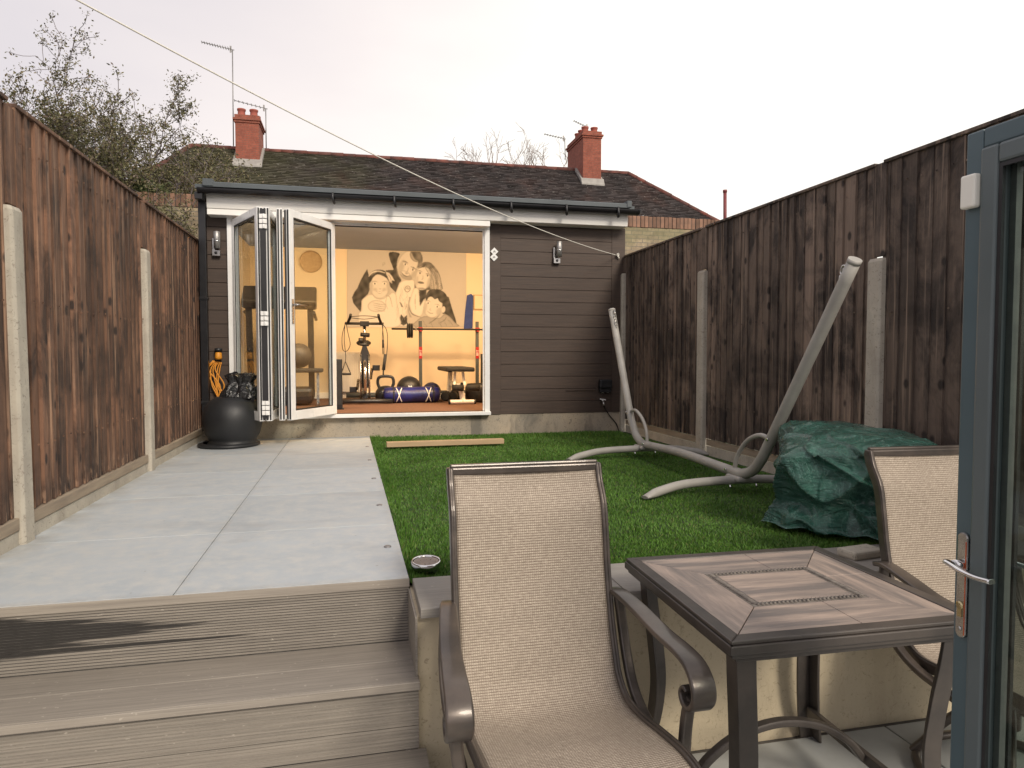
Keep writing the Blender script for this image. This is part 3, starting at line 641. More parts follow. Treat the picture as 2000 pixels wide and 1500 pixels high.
M().tube([(2.69,7.235,.955),(2.69,7.17,.955),(2.69,7.145,.94),(2.69,7.14,.915)], .012, 12).build('spout', MT['steel'], tp)
M().bar((2.655,7.175,.985),(2.725,7.175,.975),.014,.012).cyl((2.69,7.175,.955),(2.69,7.175,.985),.008,10).build('tap_handle', MT['white'], tp, bevel=.003)
wr = M().tube(smooth_path([(2.69,7.15,.915),(2.74,7.21,.86),(2.80,7.22,.78),(2.87,7.225,.70),(2.90,7.22,.62)], 5), .006, 8)
single(wr, 'hose_pipe', MT['black'], 'thin dark pipe running down the plinth from the outdoor tap', 'pipe')
# washing line
H = P(1206, 499, Y=7.225); S = Vector((-.953, 2.8, 2.748)); cord = []
for i in range(0, 81):
    t_ = i/80*1.75; q = H*(1-t_)+S*t_; q.z -= .4*t_*(1-t_); cord.append(q)
wl = thing('washing_line', 'thin white washing line stretched from a hook on the cladding over the garden', 'washing line', tuple(H))
M().tube(cord, .0034, 6).build('cord', MT['rope'], wl)
kn = M()
for a in range(3): kn.tube(smooth_path([H+Vector(((-.02+.014*a),-.012,.0)), H+Vector((-.012,-.03,.018-.015*a)), H+Vector((.004,-.02,-.012)), H+Vector((.012-.01*a,-.012,.02)), H+Vector((.004+.008*a,-.014,-.035))], 4), .004, 6)
kn.build('knot', MT['rope'], wl)
M().tube(smooth_path([H+Vector((0,.004,0)), H+Vector((0,-.02,0)), H+Vector((0,-.03,.015)), H+Vector((0,-.022,.028))], 4), .0035, 8).build('hook', MT['steel'], wl)

# ---------------------------------------------------------------- family mural (flat printed picture on the back wall), layered print areas
YM = 9.936
mu = M()
import numpy as np
TN = {'bg': .50, 'dk': .060, 'md': .15, 'hl': .34, 'sk': .60, 'lt': .66, 'ln': .10, 'sh': .34, 'br': .17, 'wh': .80, 'fs': .42}
MX0, MX1, MY0, MY1, MSC = 135, 1880, 185, 1345, 4.6
MW, MH = int((MX1-MX0)/MSC)+1, int((MY1-MY0)/MSC)+1
GX, GY = np.meshgrid(MX0+np.arange(MW)*MSC, MY0+np.arange(MH)*MSC)
TONE = np.full((MH, MW), .50)
def blur(a, n):
    for _ in range(n):
        p_ = np.pad(a, 1, mode='edge'); a = (p_[:-2,1:-1]+p_[2:,1:-1]+p_[1:-1,:-2]+p_[1:-1,2:]+2*p_[1:-1,1:-1])/6
    return a
def inside(pts):
    m_ = np.zeros(GX.shape, bool)
    for (xa, ya), (xb, yb) in zip(pts, pts[1:]+pts[:1]):
        if ya == yb: continue
        m_ ^= ((ya > GY) != (yb > GY)) & (GX < (xb-xa)*(GY-ya)/(yb-ya)+xa)
    return m_
def poly(k, pts, sm_=False, close=True, soft=1, shade=0, alpha=1.0):
    global TONE
    pts = [(float(a), float(b)) for a, b in pts]
    if sm_:
        q = [Vector((a, b, 0)) for a, b in pts]; n_ = len(q); o_ = []
        for i in range(n_):
            a, b, c, d_ = q[i-1], q[i], q[(i+1)%n_], q[(i+2)%n_]
            for kk in range(4):
                t = kk/4; o_.append(.5*((2*b)+(c-a)*t+(2*a-5*b+4*c-d_)*t*t+(3*b-a-3*c+d_)*t**3))
        pts = [(v_.x, v_.y) for v_ in o_]
    raw = inside(pts).astype(float); m_ = blur(raw, soft)*alpha
    tone = TN[k]
    if k in ('sk', 'lt', 'hl') and raw.sum() > 250:            # rounded forms: soft modelling towards the edge of the shape
        inner = blur(raw, 26); inner = np.clip((inner-.45)/.5, 0, 1); tone = TN[k]*(.60+.44*inner)
    if k in ('dk', 'md') and raw.sum() > 250:
        tone = TN[k]*(1+.5*np.sin(GX*.045+GY*.02+2*np.sin(GY*.013))*np.sin(GY*.031-GX*.012))
    TONE = TONE*(1-m_)+tone*m_
def ell(k, cx, cy, rx, ry, rot=0, n=22, a0=0, a1=360):
    c_, s_ = math.cos(R(rot)), math.sin(R(rot)); pts = []
    for i in range(n):
        a = R(a0+(a1-a0)*i/(n if a1-a0 == 360 else n-1)); u_, v_ = rx*math.cos(a), ry*math.sin(a); pts.append((cx+u_*c_-v_*s_, cy+u_*s_+v_*c_))
    poly(k, pts, soft=14 if k == 'fs' else 1, alpha=.8 if k == 'fs' else 1)
def line(k, pts, w=6):
    q = smooth_path([(a, b, 0) for a, b in pts], 4); Lf, Rt = [], []; w *= 1.15
    for i in range(len(q)):
        t = (q[min(i+1,len(q)-1)]-q[max(i-1,0)]).normalized(); n_ = Vector((-t.y, t.x, 0))*w/2*(1-.6*abs(2*i/(len(q)-1)-1))
        Lf.append((q[i].x+n_.x, q[i].y+n_.y)); Rt.append((q[i].x-n_.x, q[i].y-n_.y))
    poly(k, Lf+Rt[::-1], alpha=.8)
poly('dk', [(745,262),(790,240),(850,245),(905,268),(880,330),(866,400),(858,470),(830,520),(790,430),(760,350)], True)
poly('dk', [(700,508),(800,505),(860,470),(900,600),(930,660),(895,720),(848,838),(770,760),(720,640)])
poly('dk', [(430,488),(446,560),(470,640),(480,760),(440,860),(395,900),(350,1000),(332,1120),(280,1060),(225,990),(205,910),(240,830),(285,770),(330,660),(385,560)])
poly('dk', [(1600,890),(1625,905),(1670,1060),(1720,1210),(1750,1335),(1690,1300),(1590,1180),(1540,1100),(1560,950)])
# man in the light top
poly('lt', [(900,690),(960,655),(1050,640),(1120,650),(1130,760),(1090,880),(1030,1000),(1010,1130),(1040,1330),(840,1330),(700,1300),(740,1100),(830,880)])
poly('sh', [(1040,900),(1065,900),(1060,1010),(1045,1120),(1085,1200),(1050,1200),(1025,1110)])
poly('dk', [(925,1150),(965,1200),(1010,1165),(1020,1290),(960,1320),(870,1262),(905,1215)])
ell('br', 1020, 782, 44, 50, 20); ell('lt', 1020, 782, 34, 40, 20); line('br', [(990,800),(1010,770),(1030,790),(1052,760)], 10); line('br', [(1000,770),(1024,758),(1044,785)], 7)
poly('br', [(898,970),(930,990),(962,1055),(930,1045)]); line('ln', [(985,1090),(1000,1040),(1012,1000)], 8)
ell('md', 1120, 330, 120, 150, -18); ell('sk', 1020, 425, 148, 222, 22); ell('fs', 925, 470, 40, 120, 18); ell('fs', 1120, 560, 40, 80, 40); ell('hl', 1130, 300, 70, 95, -30); poly('md', [(1050,200),(1130,205),(1200,270),(1228,360),(1215,420),(1190,380),(1130,350),(1085,270)], True)
ell('sh', 1000, 600, 95, 48, 22); ell('sk', 985, 560, 78, 42, 22)
ell('wh', 985, 418, 34, 15, 24); ell('wh', 1100, 498, 34, 15, 24); ell('dk', 988, 422, 12, 14); ell('dk', 1098, 502, 12, 14)
line('dk', [(945,375),(985,378),(1030,408)], 13); line('dk', [(1068,458),(1110,470),(1150,500)], 13); line('ln', [(950,410),(990,400),(1020,430)], 8); line('ln', [(1068,490),(1105,482),(1132,515)], 8)
line('sh', [(1035,470),(1010,540),(980,545)], 16); line('ln', [(985,550),(1010,562),(1030,556)], 9); line('dk', [(922,530),(960,575),(1010,598),(1050,590)], 13); line('br', [(935,555),(970,590),(1020,606)], 10)
line('md', [(862,470),(880,580),(930,650)], 20)
# woman
poly('md', [(1180,470),(1230,405),(1290,385),(1360,400),(1430,470),(1490,570),(1520,700),(1530,790),(1440,800),(1330,800),(1200,800),(1120,760)], True)
poly('hl', [(1370,470),(1440,520),(1490,610),(1515,740),(1520,795),(1360,790),(1345,640),(1370,560)], True)
line('md', [(1400,560),(1440,660),(1430,780)], 10); line('br', [(1370,600),(1400,700),(1380,780)], 8); line('lt', [(1440,560),(1480,680),(1490,780)], 12)
poly('dk', [(1190,790),(1300,795),(1290,900),(1240,980),(1200,1035),(1185,900)])
poly('lt', [(1110,770),(1180,760),(1195,900),(1200,1040),(1260,930),(1290,960),(1240,1150),(1200,1200),(1080,1140),(1040,1000),(1070,880)])
line('ln', [(1140,860),(1130,960),(1140,1090)], 7); line('ln', [(1040,1050),(1090,1150),(1220,1200)], 14)
poly('sk', [(1175,480),(1250,440),(1330,470),(1360,560),(1345,690),(1300,770),(1230,800),(1165,780),(1130,720),(1135,600)], True)
poly('md', [(1180,480),(1290,425),(1380,480),(1385,600),(1340,500),(1270,465)], True)
ell('wh', 1200, 550, 28, 12, 12); ell('wh', 1312, 588, 28, 12, 12); ell('dk', 1202, 552, 11, 12); ell('dk', 1312, 590, 11, 12)
line('dk', [(1168,520),(1200,515),(1235,535)], 9); line('dk', [(1285,560),(1320,560),(1350,580)], 9); line('ln', [(1172,545),(1200,536),(1228,555)], 7); line('ln', [(1284,585),(1312,573),(1340,595)], 7)
ell('fs', 1330, 690, 26, 80, 14); ell('fs', 1160, 660, 18, 70, 6); line('sh', [(1248,580),(1240,640),(1220,640)], 12); ell('br', 1215, 690, 48, 18, 8); line('dk', [(1170,685),(1215,692),(1262,696)], 6); ell('sh', 1225, 775, 52, 14, 5)
# girl
poly('lt', [(345,960),(400,900),(480,860),(720,880),(790,830),(850,860),(870,1000),(900,1180),(880,1335),(360,1335),(300,1140),(345,1100)], True)
line('ln', [(710,890),(760,900),(800,1050)], 7); line('ln', [(720,880),(700,990),(730,1080)], 6)
ell('dk', 605, 650, 168, 152, 8); line('md', [(470,600),(500,540),(600,505)], 14); ell('sk', 610, 740, 148, 186, -3); ell('fs', 490, 760, 26, 110, 4); ell('fs', 735, 760, 24, 110, -8); ell('fs', 545, 790, 30, 22); ell('fs', 680, 790, 30, 22)
poly('dk', [(455,690),(470,590),(560,520),(660,510),(740,570),(770,680),(740,660),(690,610),(585,570),(520,610),(480,680)], True)
line('wh', [(450,600),(500,545),(590,522),(690,548)], 20); poly('lt', [(690,525),(750,545),(790,590),(835,670),(790,655),(795,705),(755,680),(730,610)]); line('br', [(720,560),(760,600),(800,670)], 8); line('br', [(745,570),(770,640),(780,690)], 6)
ell('wh', 540, 706, 30, 12); ell('wh', 683, 706, 30, 12); ell('dk', 541, 706, 13, 12); ell('dk', 682, 706, 13, 12); line('br', [(500,680),(540,668),(580,682)], 8); line('br', [(645,682),(690,668),(725,682)], 8)
line('sh', [(600,770),(618,785),(636,770)], 10); ell('wh', 612, 826, 50, 14); line('br', [(550,812),(612,822),(675,810)], 7); line('br', [(560,822),(612,846),(668,820)], 7); line('sh', [(490,840),(560,920),(680,920),(735,840)], 12)
# hand round the girl
poly('sk', [(440,1010),(520,950),(640,960),(700,1020),(680,1100),(560,1120),(460,1090)], True)
for k_ in range(4): line('br', [(510+10*k_,985+32*k_),(600,1005+30*k_),(690,1015+32*k_)], 7)
# boy
poly('hl', [(1130,1335),(1150,1250),(1240,1190),(1300,1180),(1480,1210),(1560,1150),(1640,1190),(1710,1270),(1745,1338)], True)
line('ln', [(1330,1290),(1420,1230),(1500,1150)], 12); line('ln', [(1470,1290),(1560,1240),(1590,1190)], 9)
ell('dk', 1445, 925, 165, 140, 18); poly('dk', [(1330,860),(1560,840),(1610,1000),(1600,1120),(1530,1140),(1500,1000)], True)
ell('sk', 1392, 1040, 138, 168, 16); ell('fs', 1280, 1060, 22, 90, 12); ell('fs', 1480, 1110, 40, 60, 20); ell('sk', 1545, 1085, 28, 48, 10)
poly('dk', [(1290,900),(1340,800),(1450,790),(1560,860),(1580,990),(1530,990),(1480,960),(1460,920),(1420,935),(1380,900),(1330,905),(1300,960)], True)
ell('wh', 1322, 990, 26, 11, 16); ell('wh', 1455, 1042, 26, 11, 16); ell('dk', 1322, 991, 12, 12); ell('dk', 1455, 1043, 12, 12); line('br', [(1290,962),(1325,955),(1358,975)], 8); line('br', [(1420,1010),(1460,1010),(1490,1030)], 8)
line('sh', [(1360,1060),(1345,1090),(1370,1096)], 10); line('br', [(1310,1105),(1345,1135),(1400,1140)], 9)
for i, (x_, y_) in enumerate(((650,400),(668,392),(684,385))): line('ln', [(x_,y_),(x_+4,y_+24),(x_,y_+50)], 5)
# hair strands and cloth folds
rs_ = random.Random(4)
for _ in range(46):
    x = rs_.uniform(1360, 1500); line(rs_.choice(['md','br','lt']), [(x-90,470+rs_.uniform(-40,40)),(x-15,600),(x+rs_.uniform(-10,25),790)], 4)
for _ in range(26):
    a = rs_.uniform(200, 345); line('hl', [(605+150*math.cos(R(a)),650+135*math.sin(R(a))),(605+120*math.cos(R(a+14)),645+110*math.sin(R(a+14)))], 3)
for _ in range(18):
    x = rs_.uniform(860, 1010); y = rs_.uniform(720, 1150); line('sh', [(x,y),(x+rs_.uniform(-30,30),y+60),(x+rs_.uniform(-50,50),y+130)], 5)
for _ in range(12):
    x = rs_.uniform(1180, 1650); y = rs_.uniform(1220, 1300); line('br', [(x,y),(x+30,y+25),(x+40,y+60)], 5)
TONE = blur(TONE, 1)*(1+.05*(np.random.default_rng(2).random(TONE.shape)-.5))
p00, p10, p01, p11 = (P(660+x/7.5, 460+y/7.5, Y=YM) for x, y in ((MX0,MY0),(MX1,MY0),(MX0,MY1),(MX1,MY1)))
mv = []; yy = YM-.004
for jj in range(MH):
    for ii in range(MW):
        q = P(660+GX[jj,ii]/7.5, 460+GY[jj,ii]/7.5, Y=yy); mv.append((q.x, yy, min(q.z, 2.945)))
mu.add(mv, [(jj*MW+ii, (jj+1)*MW+ii, (jj+1)*MW+ii+1, jj*MW+ii+1) for jj in range(MH-1) for ii in range(MW-1)])
zmin = min(v[2] for v in mv); mu.box((min(v[0] for v in mv)+.02, YM-.003, zmin+.02), (max(v[0] for v in mv)-.02, YM+.003, 2.93), 0)
m, t, p = base('mural_print', .75); at_ = N(t, 'ShaderNodeAttribute'); at_.attribute_name = 'print'
L(t, mixc(t, 1.0, at_.outputs['Color'], (1.0, .95, .90), 'MULTIPLY'), p.inputs['Base Color'])
muo = single(mu, 'family_mural', m, 'sepia printed mural of a hugging family of four on the lit back wall', 'wall picture', fix=False)
ca = muo.data.color_attributes.new('print', 'FLOAT_COLOR', 'POINT')
tv = TONE.ravel(); arr = np.ones((len(muo.data.vertices), 4), np.float32); arr[:,:3] = .5; arr[:len(tv),0] = tv; arr[:len(tv),1] = tv; arr[:len(tv),2] = tv
ca.data.foreach_set('color', arr.ravel())

# ---------------------------------------------------------------- gym equipment
# exercise bike, seen from the front
bx, by = .137, 8.75
bk = thing('exercise_bike', 'black and chrome exercise bike facing out of the open doorway', 'exercise bike', (bx, by, ZF))
def b_(x, y, z): return (bx+x, by+y, ZF+z)
h = M(); h.tube([b_(-.235,0,1.0), b_(.235,0,1.0)], .017, 10)
for s in (-1, 1): h.tube(smooth_path([b_(.20*s,0,1.0), b_(.195*s,-.06,1.02), b_(.175*s,-.14,1.06), b_(.165*s,-.19,1.10)], 4), .017, 10)
h.build('handlebar', MT['rubber'], bk)
M().box(b_(-.055,-.05,.965), b_(.055,.03,1.03)).build('console', MT['black'], bk, bevel=.008)
M().tube([b_(0,.01,.98), b_(0,.04,.72)], .019, 12).build('handlebar_post', MT['steel'], bk)
k_ = M(); k_.cyl(b_(-.05,-.01,.865), b_(.06,.0,.855), .026, 12); k_.cyl(b_(-.075,0,.79), b_(-.02,0,.79), .030, 12); k_.cyl(b_(-.06,-.02,.74), b_(.05,0,.735), .018, 10); k_.build('adjuster_knob', MT['black'], bk)
f = M(); f.prism([(bx+a, ZF+c) for a, c in ((-.022,.76),(.022,.76),(.03,.70),(.052,.64),(.060,.58),(.060,.20),(-.060,.20),(-.060,.58),(-.052,.64),(-.03,.70))], by-.02, by+.05, 'y'); f.build('fork_shroud', MT['black'], bk, bevel=.008)
fw = M().lathe([(0,-.018),(.20,-.018),(.215,-.012),(.215,.012),(.20,.018),(0,.018)], b_(0,-.06,.34), 40, rot=Matrix.Rotation(R(90),3,'Y')); fw.build('flywheel', MT['chrome'], bk)
f = M()
for s in (-1, 1): f.tube([b_(.05*s,-.03,.62), b_(.052*s,-.08,.05)], .012, 8)
f.build('fork', MT['steel'], bk)
M().tube([b_(-.30,-.09,.035), b_(-.12,-.11,.04), b_(.12,-.11,.04), b_(.33,-.09,.035)], .028, 12).build('front_stabiliser', MT['black'], bk)
M().tube([b_(-.24,1.0,.05), b_(.22,1.0,.05)], .035, 12).build('rear_stabiliser', MT['greycap'], bk)
M().bar(b_(0,-.08,.10), b_(0,1.0,.08), .06, .06).bar(b_(0,.02,.70), b_(0,.75,.25), .05, .08).bar(b_(0,.70,.12), b_(0,.78,.72), .05, .05).build('frame', MT['black'], bk, bevel=.006)
M().lathe([(0,0),(.09,0),(.12,.02),(.12,.045),(.07,.07),(0,.07)], b_(0,.8,.74), 20, sq=(.8,1.1)).build('saddle', MT['rubber'], bk)
for s, z in ((1, .44), (-1, .165)):
    c = M(); c.bar(b_(.075*s,.25,.30), b_(.095*s,.22,z), .02, .03); c.build('crank', MT['steel'], bk)
    pd = M(); x0 = .10*s; x1 = .19*s; a, b2 = min(x0,x1), max(x0,x1)
    pd.box(b_(a,.17,z-.008), b_(b2,.27,z+.008)); pd.box(b_(a,.165,z-.03), b_(b2,.175,z+.04)); 
    for xx in (a, b2-.012): pd.box(b_(xx,.165,z-.03), b_(xx+.012,.27,z+.04))
    pd.build('pedal', MT['black'], bk, bevel=.003)
# resistance bands hung from the handlebar ends
def band(name, label, pts, hx, hy, hz, open_=True):
    t = thing(name, label, 'resistance band', (hx, hy, hz-.1), 'resistance bands hung on the exercise bike')
    m_ = M()
    for p_ in pts: m_.tube(smooth_path([b_(*q) for q in p_], 5), .0045, 7)
    m_.build('tube', MT['rubber'], t); return t
r1 = band('resistance_band', 'looped resistance band with a triangular grip on the left end of the bike handlebar', [[(-.225,-.02,1.02),(-.27,-.03,.85),(-.265,-.03,.68),(-.215,-.03,.66),(-.175,-.03,.74),(-.20,-.03,.88),(-.225,-.02,1.02)], [(-.235,-.02,1.01),(-.245,-.03,.8),(-.23,-.03,.6),(-.235,-.03,.52)], [(-.16,-.17,1.06),(0,-.2,1.045),(.16,-.17,1.07)], [(-.16,-.19,1.075),(0,-.2,1.085),(.16,-.19,1.075)]], bx-.235, by, ZF+.42)
g_ = M(); g_.tube([b_(-.235,-.03,.53), b_(-.282,-.03,.385)], .006, 6); g_.tube([b_(-.235,-.03,.53), b_(-.175,-.03,.385)], .006, 6); g_.tube([b_(-.29,-.03,.375), b_(-.168,-.03,.375)], .015, 10); g_.build('grip', MT['rubber'], r1)
r2 = band('resistance_band', 'bunched resistance band with a long black grip on the right end of the bike handlebar', [[(.20,-.02,1.01),(.265,-.03,.93),(.28,-.03,.78),(.26,-.03,.55),(.235,-.03,.42)], [(.215,-.02,1.0),(.232,-.03,.8),(.235,-.03,.60)], [(.228,-.02,1.0),(.215,-.03,.8),(.222,-.03,.62)]], bx+.24, by, ZF+.4)
M().tube([b_(.225,-.03,.80), b_(.222,-.03,.70)], .012, 8).tube([b_(.25,-.03,.62), b_(.228,-.03,.42)], [.017,.022], 10).tube([b_(.225,-.03,.42), b_(.224,-.03,.36)], .009, 8).build('grip', MT['rubber'], r2)
# radiator, speaker
rd = M()
for i in range(14): rd.box((-.31+.029*i, 9.86, .955), (-.286+.029*i, 9.895, 1.50))
rd.box((-.32,9.875,.96),(.10,9.885,1.49)); rd.box((-.32,9.86,1.505),(.10,9.90,1.515)); rd.box((-.30,9.90,1.0),(-.28,9.938,1.05)); rd.box((.05,9.90,1.0),(.07,9.938,1.05)); rd.cyl((.085,9.88,.864),(.085,9.88,.97),.008,8)
single(rd, 'radiator', MT['white'], 'white ribbed radiator on the back wall behind the exercise bike', 'radiator', bevel=.002)
sp = thing('tower_speaker', 'tall slim black box standing just inside beside the folded door', 'speaker', (-.16, 7.98, ZF))
M().box((-.235,7.90,ZF+.012),(-.125,8.08,1.425)).build('cabinet', MT['black'], sp, bevel=.006); M().box((-.25,7.885,ZF+.001),(-.11,8.095,ZF+.0115)).build('base_plate', MT['black'], sp)
M().box((-.228,7.893,ZF+.05),(-.132,7.8995,1.41)).build('grille', MT['rubber'], sp, bevel=.003)
# kettlebell
kx, ky = .40, 8.95
kb = thing('kettlebell', 'black kettlebell with a broad handle beside the blue sandbag', 'kettlebell', (kx, ky, ZF))
M().lathe([(0,0),(.08,0),(.12,.03),(.135,.09),(.125,.15),(.085,.20),(.03,.215),(0,.216)], (kx,ky,ZF), 28).build('weight', MT['black'], kb)
M().tube(smooth_path([(kx-.075,ky,ZF+.18),(kx-.10,ky,ZF+.25),(kx-.088,ky,ZF+.315),(kx-.04,ky,ZF+.335),(kx+.04,ky,ZF+.335),(kx+.088,ky,ZF+.315),(kx+.10,ky,ZF+.25),(kx+.075,ky,ZF+.18)], 5), .019, 12).build('handle', MT['black'], kb)
# sandbag
sx0, sx1, sy = .36, 1.08, 8.80
sb = thing('sandbag', 'long glossy blue sandbag with two white crosses lying on the carpet', 'training bag', ((sx0+sx1)/2, sy, ZF))
pts = [(sx0,sy,ZF+.104),(sx0+.02,sy,ZF+.104),(sx0+.09,sy,ZF+.104),(sx0+.22,sy,ZF+.105),(.72,sy,ZF+.102),(sx1-.22,sy,ZF+.105),(sx1-.09,sy,ZF+.104),(sx1-.02,sy,ZF+.104),(sx1,sy,ZF+.104)]
M().tube(pts, [.03,.09,.098,.103,.098,.103,.098,.09,.03], 28).build('bag_body', MT['blue'], sb)
for x in (.555, .925):
    bd = M()
    for s in (-1, 1):
        bd.tube([(x+.035*s*(a-90)/60, sy-.105*math.cos(R(a-90)*.95), ZF+.104+.105*math.sin(R((a-90)*.95))) for a in range(30, 151, 10)], .0065, 6)
    bd.build('white_cross', MT['white'], sb)
for x in (.49, .99): M().tube([(x, sy+.108*math.cos(R(a)), ZF+.105+.108*math.sin(R(a))) for a in range(0, 361, 15)], .008, 6).build('strap', MT['rubber'], sb)
# balls
def ball(x, y, r, z, label, m_, logo=False):
    b = M().lathe([(r*math.sin(R(a)), r-r*math.cos(R(a))) for a in range(0, 181, 9)], (x,y,z), 32)
    o = single(b, 'medicine_ball', m_, label, 'ball', 'balls behind the sandbag')
    s = M()
    for k in (0, 90): s.tube([(x+(r+.001)*math.cos(R(a))*math.cos(R(k+25)), y+(r+.001)*math.cos(R(a))*math.sin(R(k+25)), z+r+(r+.001)*math.sin(R(a))) for a in range(0, 361, 12)], .002, 5)
    s.v = [tuple(Vector(v)-o.location) for v in s.v]; so = s.build('seam', MT['rubber'], None); so.parent = o
    if logo:
        l_ = M(); a = .018; zc = r*1.20
        l_.box((-.022,-r*.99,zc-.014),(-.014,-r*.93,zc+.018)); l_.box((-.010,-r*.99,zc-.014),(-.002,-r*.93,zc+.014)); l_.box((.004,-r*.99,zc-.018),(.012,-r*.93,zc+.012)); l_.box((.016,-r*.985,zc-.01),(.024,-r*.92,zc+.016)); l_.box((-.022,-r*.992,zc-.002),(.024,-r*.93,zc+.004))
        lo_ = l_.build('logo', MT['white'], None); lo_.parent = o
    return o
ball(.71, 9.10, .165, ZF, 'largest black medicine ball with a small white logo behind the blue sandbag', MT['black'], True)
ball(.995, 9.02, .125, ZF, 'dark blue medicine ball behind the right end of the sandbag', mat('dark_blue_rubber', (.015,.017,.06), (.01,.01,.02), 5, .45))
# rack, barbell, plates
YR = 9.38
rk = thing('barbell_rack', 'grey upright barbell rack with red catches against the lit wall', 'barbell rack', (1.27, YR, ZF))
for x in (.888, 1.67):
    M().box((x-.021,YR-.021,ZF+.03),(x+.021,YR+.021,ZF+1.07)).build('upright', MT['greycap'], rk, bevel=.003)
    M().box((x-.03,YR-.034,ZF+.935),(x+.03,YR-.0215,ZF+.985)).box((x-.014,YR-.07,ZF+.925),(x+.014,YR-.035,ZF+.945)).build('catch', MT['red'], rk, bevel=.004)
    M().box((x-.022,YR-.0235,ZF+.56),(x+.022,YR-.0215,ZF+.72)).build('label_plate', MT['red'], rk)
    c_ = bpy.data.curves.new('txt', 'FONT'); c_.body = 'BFIT'; c_.size = .045; c_.extrude = .0005; c_.align_x = 'CENTER'
    to = bpy.data.objects.new('txt', c_); COL.objects.link(to); to.rotation_euler = (R(90), R(-90), 0); bpy.context.view_layer.update()
    me_ = bpy.data.meshes.new_from_object(to.evaluated_get(bpy.context.evaluated_depsgraph_get())); bpy.data.objects.remove(to)
    lt_ = bpy.data.objects.new('lettering', me_); COL.objects.link(lt_); me_.materials.clear(); me_.materials.append(MT['white']); lt_.parent = rk
    lt_.rotation_euler = (R(90), R(-90), 0); lt_.location = Vector((x+.015, YR-.0255, ZF+.64))-rk.location
    M().box((x-.03,YR-.3,ZF+.001),(x+.03,YR+.25,ZF+.03)).build('foot', MT['greycap'], rk, bevel=.004)
M().box((.91,YR+.05,ZF+.08),(1.648,YR+.08,ZF+.12)).build('cross_bar', MT['greycap'], rk)
bb = thing('barbell', 'slim dark barbell resting across the rack catches', 'barbell', (1.2, YR-.06, ZF+.96))
M().tube([(.50,YR-.06,ZF+.958),(2.25,YR-.06,ZF+.958)], .0125, 12).build('bar', MT['black'], bb)
M().cyl((.815,YR-.06,ZF+.958),(.83,YR-.06,ZF+.958),.022,14).build('collar', MT['steel'], bb)
for i, x in enumerate((.715, .742, .769)):
    p_ = M().lathe([(.0135,-.011),(.085,-.011),(.1,-.007),(.1,.007),(.085,.011),(.0135,.011)], (x,YR-.06,ZF+.935), 28, rot=Matrix.Rotation(R(90),3,'Y'))
    single(p_, 'weight_plate', MT['rubber'], ['outermost black weight plate on the left end of the barbell','middle black weight plate on the left end of the barbell','innermost black weight plate on the left end of the barbell'][i], 'weight plate', 'weight plates on the barbell')
# bench seen from its end
wx, wy = 1.30, 8.42
wb = thing('weight_bench', 'white framed weight bench with a black padded top at the right of the doorway', 'weight bench', (wx, wy, ZF))
def w_(x, y, z): return (wx+x, wy+y, ZF+z)
M().box(w_(-.18,.05,.40), w_(.18,1.0,.455)).build('seat_pad', MT['rubber'], wb, bevel=.018)
f = M(); f.tube([w_(-.15,-.02,.03), w_(.16,-.02,.03)], .027, 12); f.bar(w_(.02,-.02,.03), w_(-.01,.05,.24), .05, .05); f.bar(w_(-.01,.05,.20), w_(0,.9,.22), .05, .06); f.tube([w_(-.24,.95,.03), w_(.22,.95,.03)], .027, 12); f.bar(w_(-.04,.9,.03), w_(-.02,.85,.38), .05, .04)
f.bar(w_(-.07,.12,.22), w_(-.05,.2,.39), .03, .03); f.bar(w_(.06,.12,.22), w_(.05,.2,.39), .03, .03); f.box(w_(-.05,.02,.21), w_(.05,.12,.25)); f.build('frame', MT['fascia'], wb, bevel=.004)
for a, b2 in ((-.12,.02),(.06,.22)): M().cyl(w_(a,-.04,.205), w_(b2,-.04,.205), .042, 18).build('roller_pad', MT['rubber'], wb)
for a in (-.165,.155): M().cyl(w_(a,-.02,.03), w_(a+.022,-.02,.03), .031, 14).build('end_cap', MT['black'], wb)
M().cyl(w_(.0,-.06,.255), w_(.0,-.01,.255), .017, 12).build('knob', MT['black'], wb)
# dumbbells and dark bag
def dumbbell(x, y, label, rz):
    t = thing('dumbbell', label, 'dumbbell', (x, y, ZF), 'dumbbells beside the bench')
    rm = Matrix.Rotation(rz, 3, 'Z')
    for s in (-1, 1):
        hm = M(); c_ = Vector((x,y,ZF+.062)); a = c_+rm @ Vector((.045*s,0,0)); b2 = c_+rm @ Vector((.12*s,0,0)); hm.tube([a, a*.9+b2*.1, a*.1+b2*.9, b2], [.05,.06,.06,.05], 16); hm.build('head', MT['rubber'], t)
    M().tube([c_-rm @ Vector((.044,0,0)), c_+rm @ Vector((.044,0,0))], .016, 10).build('grip', MT['steel'], t)
dumbbell(1.20, 9.12, 'dark dumbbell on the floor between the ball and the bench', R(75)); dumbbell(1.34, 9.2, 'dark dumbbell nearly hidden behind the bench foot', R(60))
hb = M().lathe([(0,0),(.17,0),(.2,.03),(.2,.19),(.17,.24),(0,.25)], (1.60,8.75,ZF), 24, sq=(1,.8))
single(hb, 'storage_tub', MT['black'], 'black round tub on the floor behind the right end of the bench', 'tub')
